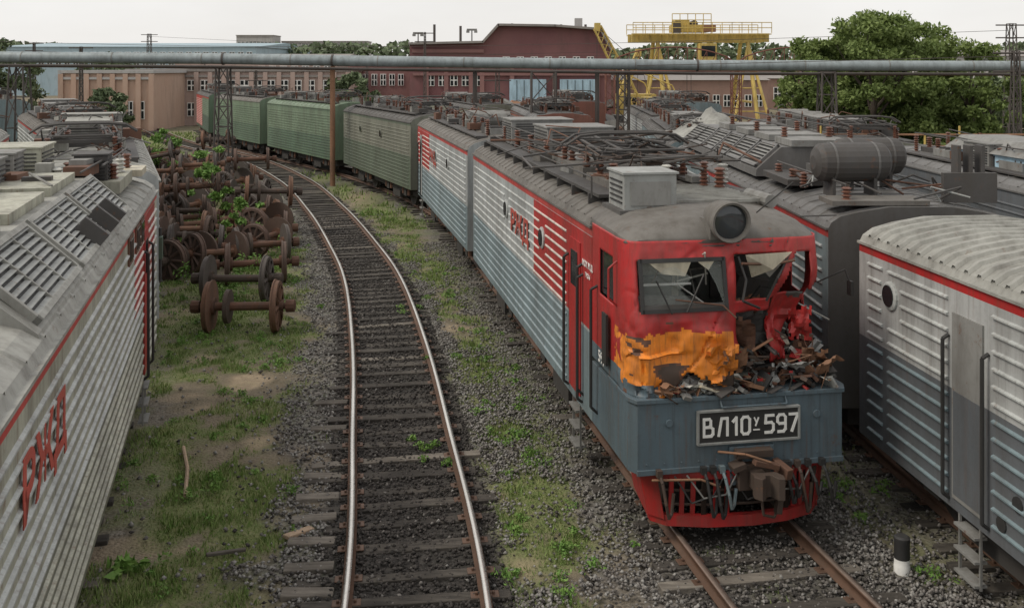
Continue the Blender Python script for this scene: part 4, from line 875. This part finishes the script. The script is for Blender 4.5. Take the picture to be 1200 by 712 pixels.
for px,h in((505,1.2),(537,.9),(600,1.4),(660,1.2),(690,1.2)): mb.cyl((PX(px,D),D+5,PZ(50,D)),(PX(px,D),D+5,PZ(34,D)+h*.6),.15,'steel_dark',8)
mb.box((PX(682,D),D+6,PZ(33,D)+.8),(.9,.9,1.2),'conc'); mb.build('roof_vents',e)
def simple(name,x0,x1,D,depth,h,wm,rm,win=None,gable=0,pil=0,ry=0):
    e=empty(name,((x0+x1)/2,D,0),ry); hw=(x1-x0)/2; mb=MB(); mb.box((0,depth/2,h/2),(2*hw,depth,h),wm); mb.build('walls',e)
    mb=MB()
    if gable: mb.add([(-hw-.3,-.3,h),(hw+.3,-.3,h),(hw+.3,depth+.3,h),(-hw-.3,depth+.3,h),(-hw-.3,depth/2,h+gable),(hw+.3,depth/2,h+gable)],[(0,1,5,4),(2,3,4,5),(0,4,3),(1,2,5)],rm)
    else: mb.box((0,depth/2,h+.15),(2*hw+.5,depth+.5,.3),rm); mb.box((0,-.1,h-.5),(2*hw,.2,.25),rm)
    mb.build('roof',e); mb=MB()
    if win:
        for (z0,z1,n) in win: windows(mb,-hw+.5,hw-.5,z0,z1,-.04,n)
    if pil:
        for k in range(pil+1): mb.box((-hw+2*hw*k/pil,-.12,h/2),(.5,.24,h-.1),wm)
    if mb.v: mb.build('windows',e)
    return e
simple('brick_annex',PX(408,118),PX(480,118),118,20,PZ(70,118),'brick_maroon2','roof_slab',[(1.2,2.8,6),(4.2,5.6,6)])
simple('brick_depot',PX(150,108),PX(408,108),108,25,PZ(84,108),'brick_pink','roof_slab',[(1.0,2.5,16),(3.8,5.0,16)],pil=16)
simple('brick_depot',PX(205,128),PX(395,128),128,25,PZ(69,128),'brick_pink','roof_slab',[(5.2,6.6,14)],gable=.8)
simple('orange_brick_building',PX(72,98),PX(178,98),98,18,PZ(86,98),'brick_orange','conc',[(1.2,3.0,7)],pil=7)
simple('industrial_hall',PX(-10,225),PX(300,225),225,60,PZ(55,225),'hall_blue','hall_blue',[(7,10,30)],gable=1.6)
simple('apartment_block',PX(277,430),PX(320,430),430,14,PZ(42,430),'conc','roof_slab',[(z,z+1.6,9) for z in (4,7,10,13,16.4)])
simple('apartment_block',PX(330,440),PX(430,440),440,14,PZ(49,440),'conc','roof_slab',[(z,z+1.6,22) for z in (4,7,10,13,15.8)])
simple('rusty_shed',PX(716,122),PX(900,122),122,25,PZ(94,122),'shed_rust','roof_slab',[(1.5,3,14)],gable=1.2)
simple('warehouse',PX(900,150),PX(1260,150),150,30,PZ(92,150),'shed_rust','roof_slab',[(1.5,3.4,24)],gable=1.4)
simple('industrial_hall',PX(1105,240),PX(1300,240),240,40,PZ(66,240),'conc','roof_slab',[(5,7,16)],gable=2)
simple('industrial_hall',PX(410,190),PX(470,190),190,30,PZ(68,190),'brick_maroon2','roof_slab')
e=empty('gantry_crane'); D=96; mb=MB(); x0,x1=PX(738,D),PX(896,D); zt,zb_=PZ(40,D),PZ(50,D)
for dy in(-1.5,1.5):
    mb.box(((x0+x1)/2,D+dy,(zt+zb_)/2),(x1-x0,.4,zt-zb_),'yellow')
    for k in range(12): mb.box((x0+(x1-x0)*(k+.5)/12,D+dy-.22,(zt+zb_)/2),(.08,.06,zt-zb_-.05),'yellow')
    mb.box(((x0+x1)/2,D+dy*1.5,zt-.1),(x1-x0,.8,.08),'yellow')
    for z in(.5,1.0): mb.tube([(x0,D+dy*1.75,zt+z),(x1,D+dy*1.75,zt+z)],.04,'yellow',5)
    for k in range(15): x=x0+(x1-x0)*k/14; mb.tube([(x,D+dy*1.75,zt),(x,D+dy*1.75,zt+1)],.035,'yellow',5)
for xl in(PX(768,D),PX(872,D)):
    for dy in(-1,1):
        mb.tube([(xl,D+dy*1.5,zb_),(xl-.6*dy,D+dy*3.6,.4)],.2,'yellow',8)
    for q in(.35,.65): mb.tube([(xl,D-1.5-2.1*q,zb_*(1-q)),(xl,D+1.5+2.1*q,zb_*(1-q))],.12,'yellow',6)
    mb.box((xl,D,.5),(.8,8.4,.7),'yellow')
    for s_ in(-1,1): mb.tube([(xl,D-1.6,zb_-.2),(xl+s_*1.8,D-3.4,.6)],.14,'yellow',6)
    for q in(.25,.5,.75): mb.tube([(xl-1.8*q,D-1.6-1.8*q,zb_*(1-q)),(xl+1.8*q,D-1.6-1.8*q,zb_*(1-q))],.06,'yellow',5)
mb.box((PX(808,D),D,zt+.5),(3.6,2.6,.7),'yellow'); mb.box((PX(798,D),D,zt+1.0),(1.4,1.6,.7),'yellow'); mb.cyl((PX(812,D),D-.8,zt+.95),(PX(812,D),D+.8,zt+.95),.35,'steel_dark',12)
mb.box((PX(790,D),D-1.2,zt+.6),(.8,.6,1.1),'steel_dark'); mb.box((PX(828,D),D-1.2,zt+.5),(1.2,.7,.7),'rust_light')
for z in(1.3,1.9): mb.tube([(PX(785,D),D-1.4,zt+z),(PX(830,D),D-1.4,zt+z)],.04,'yellow',5)
for k in range(6): x=PX(785+9*k,D); mb.tube([(x,D-1.4,zt),(x,D-1.4,zt+1.9)],.04,'yellow',5)
mb.box((PX(822,D),D-2.6,zb_-1.1),(1.6,1.6,1.9),'yellow'); mb.box((PX(822,D),D-3.42,zb_-.9),(1.3,.05,1.0),'glass_dark')
for k in range(2): mb.tube([(PX(805,D)+k*.4,D,zt),(PX(805,D)+k*.4,D,3.4)],.03,'steel_dark',4)
mb.build('crane_frame',e)
def jib(D,ax_,az_,bx_,bz_,ww=.45,cab=True):
    e=empty('jib_crane'); mb=MB(); a=Vector((PX(ax_,D),D,PZ(az_,D))); b_=Vector((PX(bx_,D),D,PZ(bz_,D))); dr=(b_-a); u=Vector((0,ww,0)); v=dr.normalized().cross(Vector((0,1,0)))*ww
    def cc(t,i): k=1-abs(t-.4)*.5; return a+dr*t+(u*(-1,1,1,-1)[i]+v*(-1,-1,1,1)[i])*k
    for i in range(4): mb.tube([cc(k/12,i) for k in range(13)],.07,'yellow',5)
    for k in range(12):
        for i in range(4): mb.tube([cc(k/12,i),cc((k+1)/12,(i+1)%4)],.045,'yellow',4)
    mb.box(b_,(.5,.6,.7),'yellow'); mb.box((a.x+1.8,D,a.z+.3),(3.4,2.6,2.2),'yellow'); mb.box((a.x+1.2,D-1.32,a.z+.7),(1,.04,.8),'glass_dark'); mb.box((a.x+2,D,.7),(6,2.8,.9),'steel_dark'); mb.tube([b_,(a.x+3,D,a.z+1.4)],.03,'steel_dark',4); mb.tube([b_,(b_.x-.1,D,4)],.03,'steel_dark',4)
    mb.tube([a+dr*.6,(a.x+2.6,D,a.z+2.4),(a.x+3.2,D,a.z+1.2)],.06,'yellow',5)
    mb.build('jib',e)
jib(84,752,133,700,32); jib(90,722,128,748,62,.3)
e=empty('steel_truss_gallery'); D=78; mb=MB(); xa,xb=PX(715,D),PX(1010,D); z0_=PZ(76,D)
n=26; top=[];bot=[]
for k in range(n+1):
    t=k/n; x=xa+(xb-xa)*t; ph=(t*2)%1; zz=z0_+1.3*math.sin(math.pi*ph)**.6 if 0<ph<1 else z0_; top.append((x,D,zz+.1)); bot.append((x,D,z0_-.5))
mb.tube(top,.06,'steel_red',5); mb.tube(bot,.07,'steel_red',5)
for k in range(n): mb.tube([bot[k],top[k+1]],.035,'steel_red',4); mb.tube([bot[k],top[k]],.035,'steel_red',4)
for k in(0,13,26): lattice(mb,top[k][0],D,0,z0_-.4,.7,'steel_red',.05)
mb.build('truss',e)
for px,top_,D,w_ in((1185,28,70,.9),(175,40,130,.8),(583,80,80,.5),(498,38,105,.3),(1190,60,48,.5),(300,83,100,.3),(95,55,90,.35),(735,70,66,.5),(40,50,120,.4),(430,70,100,.3),(650,72,90,.4)):
    mb=MB(); lattice(mb,PX(px,D),D,0,PZ(top_,D),w_,'steel_dark',.045,w_*.5); z=PZ(top_,D)
    for q in(.1,1.0): mb.tube([(PX(px,D)-1.1,D,z-q),(PX(px,D)+1.1,D,z-q)],.05,'steel_dark',5)
    mb.build('lattice_mast')
for px,top_,D in((553,36,125),(490,40,125),(1160,70,60),(240,70,120)):
    mb=MB(); z=PZ(top_,D); x=PX(px,D); mb.cyl((x,D,0),(x,D,z),.12,'steel_dark',8,.07); mb.box((x,D,z+.1),(1.3,.3,.25),'equip_grey'); mb.box((x-.5,D-.2,z-.15),(.4,.3,.3),'equip_grey'); mb.box((x+.5,D-.2,z-.15),(.4,.3,.3),'equip_grey'); mb.build('floodlight_pole')
mb=MB()
for (a,b_) in (((PX(1185,70),70,9.0),(-60,95,9.2)),((PX(1190,48),48,6.9),(-60,70,7.6)),((PX(175,130),130,10.5),(40,125,9.2)),((60,100,8.6),(-30,110,8.6)),((-70,85,8.8),(20,100,8.2))):
    pts=[(a[0]+(b_[0]-a[0])*t/16,a[1]+(b_[1]-a[1])*t/16,a[2]+(b_[2]-a[2])*t/16-1.0*math.sin(math.pi*t/16)) for t in range(17)]; mb.tube(pts,.022,'steel_dark',4)
mb.build('overhead_wires')
e=empty('blue_service_wagon',(12.3,21.6,0),.05); mb=MB(); mb.box((0,1.5,2.5),(1.9,4,3.6),'blue_pale'); mb.prism([(-1.05,4.3),(-.6,4.6),(.6,4.6),(1.05,4.3)],-.6,3.6,'equip_grey'); mb.box((0,-.53,3.2),(1.2,.05,.9),'glass_dark'); mb.box((0,-.52,3.8),(1.92,.04,.2),'white_paint')
for k in range(5): mb.box((-.8+k*.4,-.53,1.9),(.06,.04,1.6),'blue_paint')
mb.box((0,1.5,.5),(1.8,4,.5),'under'); mb.build('wagon_body',e,bevel=.03)
e=empty('handrail_fence'); mb=MB()
for k in range(14):
    x=9.5+k*1.2; mb.tube([(x,34,0),(x,34,4.3 if k%2 else 4.0)],.04,'yellow' if k%3 else 'steel_red',5)
for z in(3.6,4.0): mb.tube([(9.5,34,z),(25,34,z)],.04,'rust_light',5)
mb.build('rails',e)
mb=MB()
for k in range(420):
    x=random.uniform(-4,16) if k<200 else random.uniform(14,40); y=random.uniform(64,95) if k<200 else random.uniform(40,56); zm=3.0 if k<200 else 1.6; s_=random.uniform(.4,2.0); mb.box((x,y,random.uniform(.1,zm)),(s_,random.uniform(.2,1.5),random.uniform(.1,.9)),random.choice(['rusty','steel_dark','roof_dark','equip_grey','roof_dark','roof_grey','rust_light']),(random.gauss(0,.3),random.gauss(0,.3),random.uniform(0,3)))
mb.build('scrap_metal_pile')

# ------------------------------------------------------------------ world, sun, camera
w_=bpy.data.worlds.new('World'); scene.world=w_; w_.use_nodes=True; nt=w_.node_tree; bg=nt.nodes['Background']
AZ=-105; EL=48
sk=nt.nodes.new('ShaderNodeTexSky'); sk.sky_type='NISHITA'; sk.sun_disc=False; sk.sun_elevation=math.radians(EL); sk.sun_rotation=math.radians(AZ)
tc=N(nt,'ShaderNodeTexCoord').outputs['Generated']; cn=noise(nt,tc,2.2,5,.6,(1,1,3))
cl=mix(nt,ramp(nt,cn,.35,.7),(8.7,8.45,8.2),(9.7,9.5,9.3)); c=mix(nt,.9,sk.outputs[0],cl); nt.links.new(c,bg.inputs[0]); bg.inputs[1].default_value=.102
sd=bpy.data.lights.new('sun','SUN'); sd.energy=1.9; sd.angle=math.radians(22); sd.color=(1,.92,.80); so=bpy.data.objects.new('sun',sd); scene.collection.objects.link(so)
az=math.radians(AZ); elv=math.radians(EL); dirv=Vector((math.sin(az)*math.cos(elv),math.cos(az)*math.cos(elv),math.sin(elv))); so.rotation_euler=dirv.to_track_quat('Z','Y').to_euler()
cd=bpy.data.cameras.new('camera'); cam=bpy.data.objects.new('camera',cd); scene.collection.objects.link(cam); scene.camera=cam
cam.location=(0,0,CZ); cam.rotation_euler=(math.radians(90),0,0); cd.sensor_width=36; cd.lens=36*F/1200; cd.shift_y=-(356-80)/1200; cd.clip_end=6000; cd.clip_start=.1
scene.view_settings.view_transform='Standard'; scene.view_settings.look='None'; scene.view_settings.exposure=0
